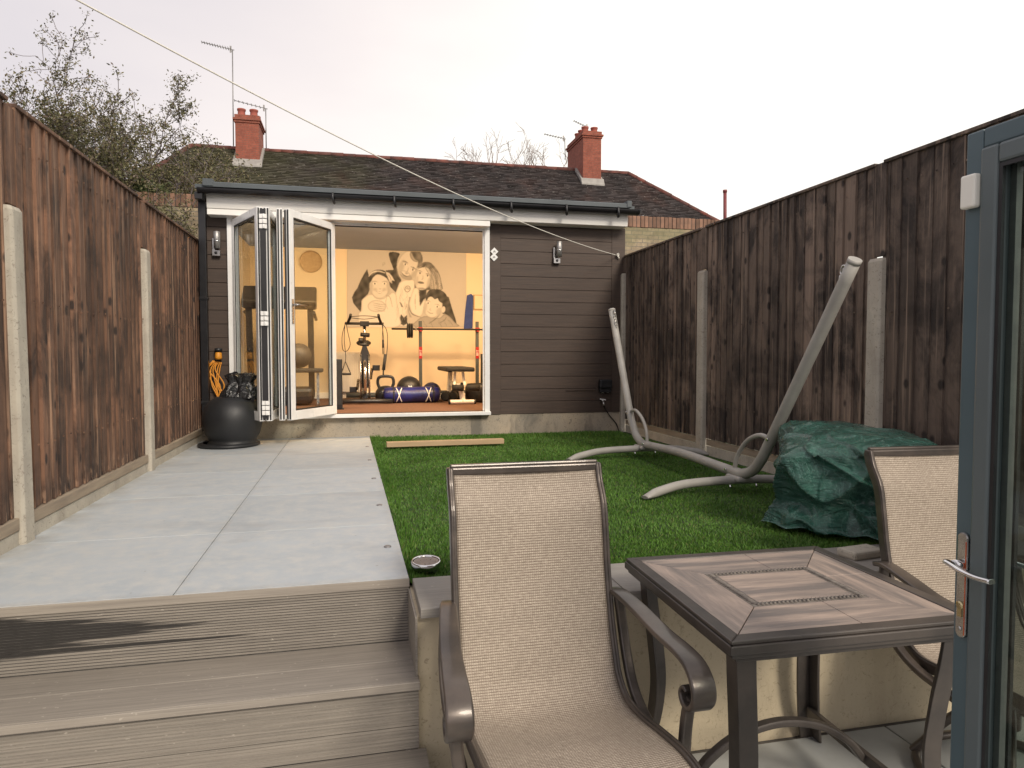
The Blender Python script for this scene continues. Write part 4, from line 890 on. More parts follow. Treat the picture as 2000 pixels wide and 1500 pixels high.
# towel, small frame on the side
tw = M().prism([(1.62,2.34),(1.68,2.36),(1.71,2.33),(1.70,1.86),(1.57,1.845),(1.59,2.1)], 9.915, 9.933, 'y')
single(tw, 'hanging_towel', mat('blue_towel', (.05,.085,.30), (.035,.06,.22), 12, .9, bmp=.3), 'blue towel hanging on the back wall near the right jamb', 'towel', bevel=.004)
pf = thing('picture_frame', 'small wooden picture frame on the back wall beside the blue towel', 'picture frame', (1.79, 9.93, 2.15))
M().box((1.715,9.915,2.13),(1.86,9.938,2.35)).build('frame', MT['wood'], pf, bevel=.003); M().box((1.73,9.912,2.145),(1.845,9.9145,2.335)).build('picture', MT['wallin'], pf)
# wall disc, treadmill, exercise ball behind the glass
dc = M().lathe([(0,0),(.13,0),(.15,.01),(.15,.03)], (-.56,9.938,2.76), 40, rot=Matrix.Rotation(R(90),3,'X')); dc.v = [(a, b*1-.0, c) for a, b, c in dc.v]
single(dc, 'wall_disc', mat('tan_disc', (.40,.27,.15), (.52,.37,.22), 30, .7, bmp=.2), 'round tan disc hung on the back wall, seen through the folded door', 'wall disc', loc=(-.56,9.94,2.61))
tm = thing('treadmill', 'dark treadmill seen through the glass of the folded doors', 'treadmill', (-.86, 9.1, ZF))
for x in (-1.20,-.50): M().bar((x,8.75,ZF+.10),(x,8.62,ZF+1.16),.07,.05).build('upright', MT['black'], tm, bevel=.006)
M().prism([(8.55,ZF+1.16),(8.50,ZF+1.24),(8.72,ZF+1.44),(8.80,ZF+1.42),(8.74,ZF+1.16)], -1.27, -.43, 'x').build('console', MT['black'], tm, bevel=.02)
for x in (-1.24,-.46): M().tube([(x,8.60,ZF+1.12),(x,9.1,ZF+1.06)], .02, 10).build('handrail', MT['black'], tm)
M().box((-1.22,8.55,ZF+.02),(-.48,8.95,ZF+.22)).build('motor_cover', MT['black'], tm, bevel=.05); M().box((-1.18,8.951,ZF+.06),(-.52,9.85,ZF+.13)).build('running_deck', MT['rubber'], tm, bevel=.01)
fb = thing('flat_bench', 'low black flat bench seen through the glass of the right folded door', 'bench', (-.56, 8.6, ZF))
M().box((-.78,8.50,ZF+.40),(-.36,8.75,ZF+.45)).build('pad', MT['rubber'], fb, bevel=.015)
f = M()
for x in (-.72,-.42): f.bar((x,8.55,ZF+.02),(x,8.60,ZF+.40),.03,.03); f.bar((x,8.48,ZF+.02),(x,8.78,ZF+.02),.03,.03)
f.build('frame', MT['steel'], fb)
br = M().lathe([(.15*math.sin(R(a)), .15-.15*math.cos(R(a))) for a in range(0, 181, 9)], (-.64,8.62,ZF+.451), 32)
single(br, 'exercise_ball', mat('dark_grey_rubber', (.07,.06,.055), (.05,.045,.04), 5, .5), 'dark grey ball resting on the low bench behind the folded door glass', 'ball')
fo = thing('tall_foam_roller', 'dark upright roller leaning in the right corner by the jamb', 'foam roller', (1.72, 9.1, ZF))
M().tube([(1.72,9.1,ZF),(1.735,9.16,ZF+.62)], .055, 18).build('roller', MT['rubber'], fo)
yb = M().tube(smooth_path([(1.70,9.0,ZF+.58),(1.73,8.98,ZF+.50),(1.71,8.98,ZF+.42),(1.69,8.98,ZF+.40)], 5), .008, 8)
yb.tube([(1.70,9.0,ZF+.58),(1.71,9.13,ZF+.60)], .008, 8)
single(yb, 'skipping_rope', mat('yellow_rope', (.6,.55,.12), (.5,.45,.1), 10, .5), 'short pale yellow rope draped over the dark roller', 'rope')

# ---------------------------------------------------------------- black pot, bag, orange cable
px_, py_ = -1.10, 6.78
pt = thing('round_pot', 'big round matt black garden pot on the patio by the downpipe', 'garden pot', (px_, py_, ZP))
M().lathe([(0,.0),(.215,.0),(.222,.012),(.222,.03),(.205,.05),(.21,.07),(.235,.11),(.258,.19),(.266,.25),(.258,.31),(.235,.37),(.195,.42),(.15,.45),(.135,.458),(.125,.455),(.12,.43),(0,.42)], (px_,py_,ZP), 56).build('pot_body', MT['potblk'], pt)
M().lathe([(.20,.0),(.25,.0),(.272,.012),(.27,.026),(.235,.038),(.223,.036)], (px_-.035,py_-.0,ZP+.001), 56).build('saucer', MT['potblk'], pt)
bgm = M(); NV = 40; prof = [(.08,.42),(.13,.455),(.115,.50),(.085,.55),(.06,.59),(.08,.65),(.04,.675),(0,.67)]; vs = []
for i in range(NV):
    for r_, z_ in prof:
        a = 2*math.pi*i/NV; q = 1+.28*noise.noise(Vector((math.cos(a)*2.3, math.sin(a)*2.3, z_*9)))+.12*math.sin(a*7+z_*20); lob = .07*max(0, (z_-.4))*math.cos(a)*4
        vs.append((px_+.075+r_*q*math.cos(a)*1.2+lob*.5, py_+r_*q*math.sin(a), ZP+z_+.03*noise.noise(Vector((a*2, z_*8, 3)))))
kk = len(prof); bgm.add(vs, [(i*kk+j, ((i+1)%NV)*kk+j, ((i+1)%NV)*kk+j+1, i*kk+j+1) for i in range(NV) for j in range(kk-1)])
bgm.prism([(px_+.15, ZP+.50),(px_+.22, ZP+.56),(px_+.30,ZP+.53),(px_+.245,ZP+.49),(px_+.20,ZP+.42),(px_+.14,ZP+.42)], py_-.05, py_+.06, 'y')
single(bgm, 'crumpled_bag', MT['bag'], 'crumpled shiny black plastic bag sitting on top of the round pot', 'plastic bag')
oc = thing('cable_bundle', 'bundle of yellow orange cable hanging on the wall above the round pot', 'cable', (-1.30, 7.15, 1.1))
c_ = M()
for i in range(7):
    a = i/6; x = -1.355+.012*i; c_.tube(smooth_path([(x+.02,7.20,1.42-.02*a),(x-.045+.05*a,7.19,1.33),(x+.02+.05*math.sin(i*2),7.18,1.18),(x+.04+.02*math.cos(i),7.17,1.05),(x-.02+.04*math.sin(i*1.7),7.17,.92+.05*a)], 5), .006, 7)
c_.build('cable', MT['orange'], oc)
M().lathe([(0,0),(.03,0),(.034,.02),(.03,.06),(.02,.075),(0,.075)], (-1.285,7.18,1.43), 16).build('plug', MT['orange'], oc)
M().lathe([(0,0),(.036,0),(.036,.03),(0,.035)], (-1.285,7.18,1.508), 16).build('plug_cap', MT['black'], oc)

# ---------------------------------------------------------------- lawn things
pl = M(); a = P(755, 868, z=.66); b = P(983, 861, z=.66); pl.bar(a, b, .075, .045)
single(pl, 'timber_batten', MT['wood'], 'pale length of timber lying in the grass before the garden room', 'timber', bevel=.003)
HX = 2.35
hs = thing('hammock_stand', 'grey tubular hammock stand without its hammock standing on the lawn', 'hammock stand', (HX, 4.6, ZP))
YF, YBK = 3.86, 5.28
main = smooth_path([(HX,2.865,1.925),(HX,3.22,1.41),(HX,3.54,.95),(HX,3.61,.855),(HX,3.69,.780),(HX,3.79,.742),(HX,3.92,.735),(HX,4.6,.752),(HX,5.22,.735),(HX,5.36,.745),(HX,5.46,.79),(HX,5.53,.87),(HX,5.60,.98),(HX,5.82,1.43),(HX,6.04,1.885)], 6)
M().tube(main, .032, 20).build('main_tube', MT['hammock'], hs)
for y0, yy in ((YF-.03, 1), (YBK+.02, -1)):
    q_ = smooth_path([(1.655,y0-.12,.642),(1.80,y0-.06,.668),(1.98,y0-.01,.688),(HX-.1,y0+.01,.695),(HX+.1,y0+.01,.695),(2.62,y0-.01,.688),(2.78,y0-.05,.668),(2.895,y0-.10,.642)], 6)
    f = M(); nn = len(q_)-1; f.tube(q_, [(.027, .027*min(1, .35+i/5, .35+(nn-i)/5)) for i in range(nn+1)], 16, up=(0,0,1))
    f.build('foot', MT['hammock'], hs)
    sd_ = M(); sd_.box((HX-.05,y0-.06,.690),(HX+.05,y0+.10,.722)); sd_.build('saddle_plate', MT['hammock'], hs, bevel=.012)
M().tube(smooth_path([(HX,3.50,.98),(HX,3.62,1.0),(HX,3.76,.95),(HX,3.86,.85),(HX,3.90,.755)], 5), .014, 10).build('brace', MT['hammock'], hs)
M().tube(smooth_path([(HX,5.585,.98),(HX,5.47,1.0),(HX,5.33,.94),(HX,5.25,.85),(HX,5.23,.755)], 5), .014, 10).build('brace', MT['hammock'], hs)
for y, z, dy, dz in ((2.905,1.87,.57,-.82),(6.02,1.84,-.44,-.9)):
    s_ = 1 if dy > 0 else -1; hk = M()
    for q in range(5):
        cy, cz = y+s_*.035+s_*.022*q*.57*1.2, z+.012-.026*q*1.1
        hk.tube([(HX+(.010*math.cos(R(a)) if q % 2 else 0), cy+.012*s_*math.cos(R(a))*(0 if q % 2 else 1), cz+.019*math.sin(R(a))) for a in range(0, 361, 45)], .0032, 6)
    hk.tube(smooth_path([(HX,y,z+.03),(HX,y+s_*.035,z+.045),(HX,y+s_*.055,z+.015),(HX,y+s_*.03,z-.01),(HX,y,z-.01)], 4), .0055, 8)
    hk.build('hook_chain', MT['steel'], hs)
bt = M()
for c_ in ((HX-.032,3.50,.99),(HX-.032,5.60,.975),(HX-.032,3.95,.745),(HX-.032,5.24,.745)): bt.tube([c_, (c_[0]-.008, c_[1], c_[2])], .009, 8)
for y0 in (YF-.03, YBK+.02):
    for x in (HX-.09, HX+.09): bt.tube([(x,y0-.03,.672),(x,y0-.04,.655)], .007, 8)
bt.build('bolt', MT['chrome'], hs)
# end caps
M().tube([(HX,2.870,1.918),(HX,2.858,1.936)], .0335, 20).build('end_cap', MT['hammock'], hs); M().tube([(HX,6.037,1.879),(HX,6.045,1.895)], .0335, 20).build('end_cap', MT['hammock'], hs)

# covered thing under the tarpaulin
TX, TY = 2.455, 2.95
def tarp():
    m_ = M(); NU, NR = 320, 100; vs = []; rz_ = R(43); cr_, sr_ = math.cos(rz_), math.sin(rz_)
    def fold(p):                         # sharp creases: ridged noise with flat facets between
        a = 1-abs(noise.noise(p))*2.4; return max(0, a)**3
    for j in range(NR+1):
        v = j/NR
        for i in range(NU):
            a = 2*math.pi*i/NU; ca, sa = math.cos(a), math.sin(a); k = 4.2
            se = (abs(ca)**k+abs(sa)**k)**(-1/k); ux, uy = ca*se, sa*se
            side = max(0, (v-.5)/.5); r = min(1, v/.5)
            x, y = .395*ux*r, .36*uy*r
            wx, wy = x*cr_-y*sr_, x*sr_+y*cr_           # offset from the centre in garden axes
            zc = .475-.30*max(0, -wx-.05)**1.35-.35*max(0, wx-.12)**1.3-.10*max(0, -wy)**1.2-.05*wy*wy
            z = zc-.03*max(0, (r-.85)/.15)**2 if side == 0 else (zc-.03)*(1-side)
            q = Vector((wx*2.4+3, wy*2.4, z*1.6+9)); q2 = Vector((wx*4.0+z*5.5, wy*4.0-z*4.2, z*2.2+2)); q3 = Vector((wx*12+z*6, wy*12, z*9))
            n1 = noise.noise(q*1.3); f1 = fold(q*1.15); f2 = fold(q2); f3 = fold(q3*.8)
            if side: off = .04*n1+.06*f1+.032*f2+.008*f3-.03-.02*side; off -= .035*math.exp(-((side-.62-.15*n1)/.13)**2); off += .012*side**3+.012*math.sin(a*11+3*n1)*side**2
            else: off = r*r*(.055*n1+.055*f1+.028*f2-.03); z += .014*f1*min(1,.3+r)+.010*f2+.004*f3+.012*n1-.012
            s_ = 1+off/.38; px2, py2 = TX+wx*s_, TY+wy*s_
            if side > .97: z = .004+.006*(1+math.sin(a*17))
            if side: z += .012*f2*(1-side)
            px2 = min(px2, 2.925); py2 = max(py2, 2.40)
            vs.append((px2, py2, ZP+.012+max(0, z)))
    fs = [(j*NU+i, j*NU+(i+1)%NU, (j+1)*NU+(i+1)%NU, (j+1)*NU+i) for j in range(NR) for i in range(NU)]
    m_.add(vs, fs, 0, True); return m_
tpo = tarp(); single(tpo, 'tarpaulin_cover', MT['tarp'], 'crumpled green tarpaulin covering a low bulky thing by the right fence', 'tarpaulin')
cb_ = M().cb((2.08,2.46,.645),(.17,.10,.036), 0, Matrix.Rotation(R(8),3,'Z')); single(cb_, 'stone_block', MT['conc'], 'small rough stone on the coping holding down the tarpaulin hem', 'stone', bevel=.01)
# solar disc
sx, sy2 = .272, 2.69
so = thing('solar_light', 'round silver solar ground light at the corner of the lawn and patio', 'ground light', (sx, sy2, ZP))
rt = Matrix.Rotation(R(5), 3, 'X')
M().lathe([(0,-.018),(.05,-.018),(.057,.0),(.059,.012),(.056,.018),(.050,.016),(.049,.012)], (sx,sy2,ZP+.02), 40, rot=rt).build('rim', MT['chrome'], so)
M().lathe([(0,.0125),(.0488,.0125)], (sx,sy2,ZP+.02), 40, rot=rt).build('lens', mat('solar_lens', (.30,.24,.20), (.22,.18,.16), 30, .3, .3), so)

# ---------------------------------------------------------------- patio chairs (local frame: faces -Y, origin on the floor under the seat)
def make_chair(loc, label, rz=0):
    t = thing('patio_chair', label, 'garden chair', loc, 'sling back garden chairs', rz)
    W = .255
    side = smooth_path([(0,.405,1.102),(0,.385,1.045),(0,.345,.975),(0,.325,.88),(0,.305,.76),(0,.270,.62),(0,.232,.52),(0,.195,.447),(0,.125,.405),(0,.02,.405),(0,-.13,.432),(0,-.25,.450),(0,-.33,.445),(0,-.375,.41)], 6)
    def build(m_, name, mt, **kw): return m_.build(name, mt, t, world=False, **kw)
    for s in (-1, 1):
        r = M(); r.sweep([(s*W, p_.y, p_.z) for p_ in side], rrect(.022, .036, .3), up=(1,0,0), fixed=True, sm=False)
        # a raised bead along the rail
        r.sweep([(s*(W+.004), p_.y, p_.z) for p_ in side], rrect(.010, .044, .4), up=(1,0,0), fixed=True)
        build(r, 'side_rail', MT['bronze'], bevel=.002)
    tr = M(); tr.bar((-W-.012,.403,1.095),(W+.012,.403,1.095),.028,.026); tr.bar((-W,.406,1.099),(W,.406,1.099),.020,.038); build(tr, 'top_rail', MT['bronze'], bevel=.005)
    tr = M(); tr.bar((-W,-.37,.415),(W,-.37,.415),.028,.022); tr.bar((-W,.16,.395),(W,.16,.395),.03,.02); build(tr, 'seat_bar', MT['bronze'], bevel=.004)
    # sling: curved cloth between the rails, with uv in metres*2
    m_ = M(); nx = 24; uv = []; d_ = 0; idx = list(range(1, len(side)-1)); vs = []
    for q, i in enumerate(idx):
        if q: d_ += (side[i]-side[idx[q-1]]).length
        tg = (side[i+1]-side[i-1]).normalized(); nr = Vector((0, -tg.z, tg.y))
        for k in range(nx+1):
            u_ = k/nx*2-1; sag = .012*(1-u_*u_)
            p_ = side[i]+nr*(-.006+sag*.9); vs.append((u_*(W-.008), p_.y, p_.z)); uv.append((u_*W, d_))
    n1 = len(vs)
    m_.add(vs, [(a*(nx+1)+b, a*(nx+1)+b+1, (a+1)*(nx+1)+b+1, (a+1)*(nx+1)+b) for a in range(len(idx)-1) for b in range(nx)], 0, True)
    o = build(m_, 'sling_seat', MT['sling'], uv=uv); so = o.modifiers.new('solid', 'SOLIDIFY'); so.thickness = .003
    for s in (-1, 1):
        ax = smooth_path([(s*.272,.315,.690),(s*.283,.25,.700),(s*.297,.13,.688),(s*.310,-.0,.668),(s*.318,-.12,.662),(s*.320,-.185,.650),(s*.320,-.225,.618),(s*.320,-.232,.578),(s*.320,-.205,.545),(s*.320,-.170,.545),(s*.320,-.155,.568),(s*.320,-.170,.588),(s*.320,-.188,.582)], 6)
        n_ = len(ax); sc = []
        for i in range(n_):
            f = i/(n_-1); sc.append((.80+.30*min(1, f*2) if f < .62 else 1.10-.15*(f-.62)/.38, 1 if f < .7 else 1-.45*(f-.7)/.3))
        a_ = M(); a_.sweep(ax, rrect(.064, .017, .40, 4), up=(1,0,0), fixed=True, sm=True, scale=sc); build(a_, 'armrest', MT['bronze'])
        # front upright from the scroll to the floor frame, and rear upright that sweeps forward under the seat
        f = M(); f.sweep(smooth_path([(s*.320,-.178,.560),(s*.318,-.155,.52),(s*.312,-.150,.45),(s*.300,-.165,.37),(s*.287,-.19,.30)], 6), rrect(.034, .024, .35), up=(1,0,0), fixed=True)
        build(f, 'front_post', MT['bronze'], bevel=.002)
        f = M(); f.sweep(smooth_path([(s*.284,.268,.690),(s*.294,.262,.60),(s*.298,.235,.51),(s*.296,.175,.43),(s*.292,.08,.385),(s*.288,-.05,.365),(s*.286,-.19,.33)], 6), rrect(.034, .022, .35), up=(1,0,0), fixed=True)
        build(f, 'rear_post', MT['bronze'], bevel=.002)
    # base: cross bars, hub, curved legs and floor ring
    f = M(); f.bar((-.285,-.10,.345),(.285,-.10,.345),.05,.02); f.bar((-.287,.10,.375),(.287,.10,.375),.05,.02); f.bar((-.05,-.16,.33),(-.05,.16,.33),.03,.025); f.bar((.05,-.16,.33),(.05,.16,.33),.03,.025); f.cyl((0,0,.20),(0,0,.335),.032,18)
    build(f, 'swivel_bracket', MT['bronze'], bevel=.003)
    for k in range(4):
        a = R(45+90*k); c_, s_ = math.cos(a), math.sin(a)
        l_ = M(); l_.sweep(smooth_path([(.02*c_,.02*s_,.27),(.10*c_,.10*s_,.245),(.19*c_,.19*s_,.16),(.25*c_,.25*s_,.07),(.285*c_,.285*s_,.022)], 5), rrect(.030, .030, .3), up=(0,0,1)); build(l_, 'leg', MT['bronze'], bevel=.002)
    rg = M(); rg.tube([(.275*math.cos(R(q)), .275*math.sin(R(q)), .020) for q in range(0, 361, 12)], .0165, 10, cap=False); build(rg, 'floor_ring', MT['bronze'])
    return t
chair = make_chair((.560, 1.825, 0), 'beige sling back patio chair with scroll arms, nearest the camera left of the table')
c2 = copy_tree(chair); c2.location = (2.185, 1.86, 0); c2.rotation_euler.z = R(-3); c2['label'] = 'beige sling back patio chair right of the table, partly behind the open glazed door'

# ---------------------------------------------------------------- table
TCX, TCY = 1.338, 1.925
tb = thing('patio_table', 'square patio table with wood look tile top and rope pattern inset', 'garden table', (TCX, TCY, 0), None, R(-1.3))
def tbd(m_, name, mt, **kw): return m_.build(name, mt, tb, world=False, **kw)
HW, HD, ZT = .394, .376, .742
fr = M(); fw = .046
def ring(m_, a, b, w, z0, z1, mi=0):
    m_.prism([(-a,-b),(a,-b),(a-w,-b+w),(-a+w,-b+w)], z0, z1, 'z', mi); m_.prism([(a,-b),(a,b),(a-w,b-w),(a-w,-b+w)], z0, z1, 'z', mi)
    m_.prism([(a,b),(-a,b),(-a+w,b-w),(a-w,b-w)], z0, z1, 'z', mi); m_.prism([(-a,b),(-a,-b),(-a+w,-b+w),(-a+w,b-w)], z0, z1, 'z', mi)
ring(fr, HW-.004, HD-.004, fw-.004, ZT-.012, ZT); ring(fr, HW, HD, .03, ZT-.038, ZT-.0125); ring(fr, HW-.010, HD-.010, .02, ZT-.052, ZT-.0385); ring(fr, HW-.035, HD-.035, .02, ZT-.074, ZT-.0525)
tbd(fr, 'top_frame', MT['tabledark'], bevel=.0035)
a, b, ia, ib = HW-fw-.001, HD-fw-.001, .194, .154
zt0, zt1 = ZT-.014, ZT-.003
gpp = .0012; g2 = .0024
def strip(pts, m_): tbd(M().prism(pts, zt0, zt1, 'z'), 'tile_strip', MT[m_], bevel=.0012, seg=1)
strip([(-a+gpp,-b),(.03-gpp,-b),(.03-gpp,-ib-gpp),(-ia,-ib-gpp)], 'plankx'); strip([(.03+gpp,-b),(a-gpp,-b),(ia,-ib-gpp),(.03+gpp,-ib-gpp)], 'plankx')
strip([(-a+gpp,b),(.06-gpp,b),(.06-gpp,ib+gpp),(-ia,ib+gpp)], 'plankx'); strip([(.06+gpp,b),(a-gpp,b),(ia,ib+gpp),(.06+gpp,ib+gpp)], 'plankx')
for s in (-1, 1):
    strip([(s*a,-b+g2),(s*a,.05-gpp),(s*(ia+gpp),.05-gpp),(s*(ia+gpp),-ib+gpp)], 'planky'); strip([(s*a,.05+gpp),(s*a,b-g2),(s*(ia+gpp),ib-gpp),(s*(ia+gpp),.05+gpp)], 'planky')
tbd(M().box((-ia+.032,-ib+.032,zt0),(ia-.032,ib-.032,zt1)), 'centre_tile', MT['plankx'], bevel=.0012, seg=1)
rp = M(); ring(rp, ia, ib, .031, ZT-.014, ZT-.0035)
def twist(x0, y0, x1, y1, n_):
    d = Vector((x1-x0, y1-y0, 0)); l = d.length; d.normalize(); p_ = Vector((-d.y, d.x, 0))
    for i in range(n_):
        c_ = Vector((x0, y0, ZT-.0025))+d*(l*(i+.5)/n_); rp.tube([c_-d*.006-p_*.0095, c_, c_+d*.006+p_*.0095], [.003,.0045,.003], 6)
for q_ in ((-ia+.015,-ib+.015,ia-.015,-ib+.015,26),(-ia+.015,ib-.015,ia-.015,ib-.015,26),(-ia+.015,-ib+.015,-ia+.015,ib-.015,20),(ia-.015,-ib+.015,ia-.015,ib-.015,20)): twist(*q_)
tbd(rp, 'rope_border', mat('rope_border_resin', (.10,.086,.076), (.20,.175,.15), 40, .5, bmp=.2))
tbd(M().box((-a,-b,ZT-.022),(a,b,ZT-.0145)), 'under_tray', MT['tabledark'])
for sx_ in (-1, 1):
    for sy_ in (-1, 1):
        lg = M(); path = smooth_path([(0,0,ZT-.064),(-.006,-.006,.60),(-.022,-.022,.45),(-.030,-.030,.30),(-.012,-.012,.13),(.028,.028,.0)], 5)
        x0 = sx_*(HW-.052); y0 = sy_*(HD-.052)
        # L section: two flat plates meeting at the outer corner
        for pl_ in (0, 1):
            b_0 = len(lg.v); rows = []
            for p_ in path:
                cx_ = x0+sx_*p_.x; cy_ = y0+sy_*p_.y
                if pl_ == 0: q_ = [(cx_+sx_*.010, cy_+sy_*.010), (cx_-sx_*.048, cy_+sy_*.010), (cx_-sx_*.048, cy_+sy_*.000), (cx_+sx_*.000, cy_+sy_*.000)]
                else: q_ = [(cx_+sx_*.010, cy_+sy_*.010), (cx_+sx_*.010, cy_-sy_*.048), (cx_, cy_-sy_*.048), (cx_, cy_)]
                rows += [(u_, v_, p_.z) for u_, v_ in q_]
            lg.add(rows, [(i*4+j, i*4+(j+1)%4, (i+1)*4+(j+1)%4, (i+1)*4+j) for i in range(len(path)-1) for j in range(4)]+[(0,1,2,3), tuple(len(rows)-4+j for j in range(4))])
        tbd(lg, 'leg', MT['tabledark'], bevel=.002)
lx, ly = HW-.078, HD-.078
for s in (-1, 1): tbd(M().bar((s*lx,-ly,.135),(s*lx,ly,.135),.022,.036), 'side_stretcher', MT['tabledark'], bevel=.003)
ar = M(); ar.sweep(smooth_path([(-lx+.012,0,.135),(-lx*.78,0,.20),(-lx*.45,0,.262),(0,0,.288),(lx*.45,0,.262),(lx*.78,0,.20),(lx-.012,0,.135)], 6), rrect(.034, .024, .3), up=(0,0,1)); tbd(ar, 'arched_stretcher', MT['tabledark'], bevel=.002)

# ---------------------------------------------------------------- open glazed house door
DX = 1.262; Y1, Y0 = 1.212, .30; ZD0, ZD1 = -.0, 1.942
dr = thing('glazed_door', 'open grey blue aluminium glazed door with a chrome lever handle at the right edge', 'door', (DX+.03, Y0, 0))
f = M(); th = .062; fo_ = .040
f.box((DX, Y1-fo_, ZD0+.02), (DX+th, Y1, ZD1)); f.box((DX, Y0, ZD0+.02), (DX+th, Y0+fo_, ZD1)); f.box((DX, Y0+fo_, ZD1-fo_), (DX+th, Y1-fo_-.0002, ZD1)); f.box((DX, Y0+fo_, ZD0+.02), (DX+th, Y1-fo_-.0002, ZD0+.06))
f.build('outer_frame', MT['tealdoor'], dr, bevel=.004)
f = M(); i0 = fo_+.0005; sw = .040; x0 = DX-.008; x1 = DX+th+.004
f.box((x0, Y1-i0-sw, ZD0+.061), (x1, Y1-i0, ZD1-i0)); f.box((x0, Y0+i0, ZD0+.061), (x1, Y0+i0+sw, ZD1-i0)); f.box((x0, Y0+i0+sw, ZD1-i0-sw), (x1, Y1-i0-sw-.0002, ZD1-i0)); f.box((x0, Y0+i0+sw, ZD0+.061), (x1, Y1-i0-sw-.0002, ZD0+.16))
f.build('sash', MT['greydoor'], dr, bevel=.006)
ya = Y1-i0-sw-.0005; yb_ = Y0+i0+sw; za, zb = ZD0+.16, ZD1-i0-sw-.0005; gk = M()
for xx in (x0+.004, x1-.012):
    gk.box((xx, ya-.008, za), (xx+.008, ya, zb)); gk.box((xx, yb_, za), (xx+.008, yb_+.008, zb)); gk.box((xx, yb_+.008, zb-.008), (xx+.008, ya-.008, zb)); gk.box((xx, yb_+.008, za), (xx+.008, ya-.008, za+.008))
gk.build('gasket', MT['black'], dr)
M().box((DX+.018, yb_-.004, za-.004), (DX+.024, ya+.004, zb+.004)).box((DX+.040, yb_-.004, za-.004), (DX+.046, ya+.004, zb+.004)).build('glass', MT['glass2'], dr)
M().box((DX+.0245, ya-.014, za), (DX+.0395, ya-.0005, zb)).build('glass_spacer', MT['aerial'], dr)
hy = Y1-.026; hz = 1.035
hd = M(); hd.prism([(hy+.013*math.cos(R(a)), (hz+.055 if a < 180 else hz-.145)+.013*math.sin(R(a))) for a in range(0, 360, 15)], DX-.009, DX-.0005, 'x')
hp = hd.build('handle_plate', MT['steel'], dr, bevel=.0025)
lv = M(); lv.cyl((DX-.009, hy, hz), (DX-.030, hy, hz), .0105, 18); lv.sweep(smooth_path([(DX-.036,hy+.012,hz+.004),(DX-.040,hy-.004,hz+.003),(DX-.046,hy-.035,hz-.001),(DX-.048,hy-.07,hz-.003),(DX-.047,hy-.105,hz-.001)], 6), rrect(.010, .017, .45, 4), up=(1,0,0), fixed=False, sm=True)
lv.build('lever', MT['chrome'], hp)
cyb = M(); cyb.lathe([(0,0),(.0085,0),(.0085,.004),(0,.004)], (DX-.009,hy,hz-.088), 20, rot=Matrix.Rotation(R(-90),3,'Y')); cyb.box((DX-.013,hy-.005,hz-.112),(DX-.009,hy+.005,hz-.09)); cyb.build('lock_cylinder', mat('brass', (.62,.52,.30), (.5,.42,.25), 20, .3, 1), hp)
M().lathe([(0,0),(.0045,0),(.004,.002),(0,.003)], (DX-.009,hy,hz-.138), 14, rot=Matrix.Rotation(R(-90),3,'Y')).build('screw', MT['steel'], hp)
M().box((DX-.0098, hy-.0108, hz-.150), (DX-.0090, hy-.0085, hz+.050)).build('reflection_strip', mat('orange_reflection', (.50,.10,.03), (.42,.08,.03), 20, .35), hp)  # thin strip whose orange colour paints a red reflection on the plate
lv = M(); lv.cyl((DX+th+.004, hy, hz+.0), (DX+th+.035, hy, hz), .0105, 18); lv.sweep(smooth_path([(DX+th+.04,hy+.010,hz+.003),(DX+th+.046,hy-.035,hz+.001),(DX+th+.048,hy-.07,hz-.001),(DX+th+.047,hy-.115,hz)], 6), rrect(.010, .017, .45, 4), up=(1,0,0), sm=True)
lv.build('lever', MT['chrome'], dr)
sn = M().box((DX-.019, Y1-.040, 1.783), (DX-.0003, Y1-.004, 1.852)).build('contact_sensor', mat('sensor_plastic', (.86,.84,.76), (.82,.80,.72), 10, .4), dr, bevel=.005, seg=3)

# ---------------------------------------------------------------- brick wall behind the garden room
bw = thing('brick_wall', 'tall yellow stock brick wall with a red soldier course on top, behind the garden room', 'wall', (1, 12.6, .5))
M().box((-9, 12.5, .3), (9.5, 12.72, 3.93)).build('wall', MT['stock'], bw)
sc_ = M(); x = -9
while x < 9.5:
    w_ = .072; jz = random.uniform(-.006, .006); jy = random.uniform(-.006, .006); sc_.box((x, 12.485+jy, 3.935), (x+w_, 12.73, 4.150+jz)); x += w_+.011
sc_.box((-9, 12.50, 3.931), (9.5, 12.715, 4.13), 1)
sc_.build('soldier_course', [MT['soldier'], MT['joint']], bw, bevel=.006, seg=1)
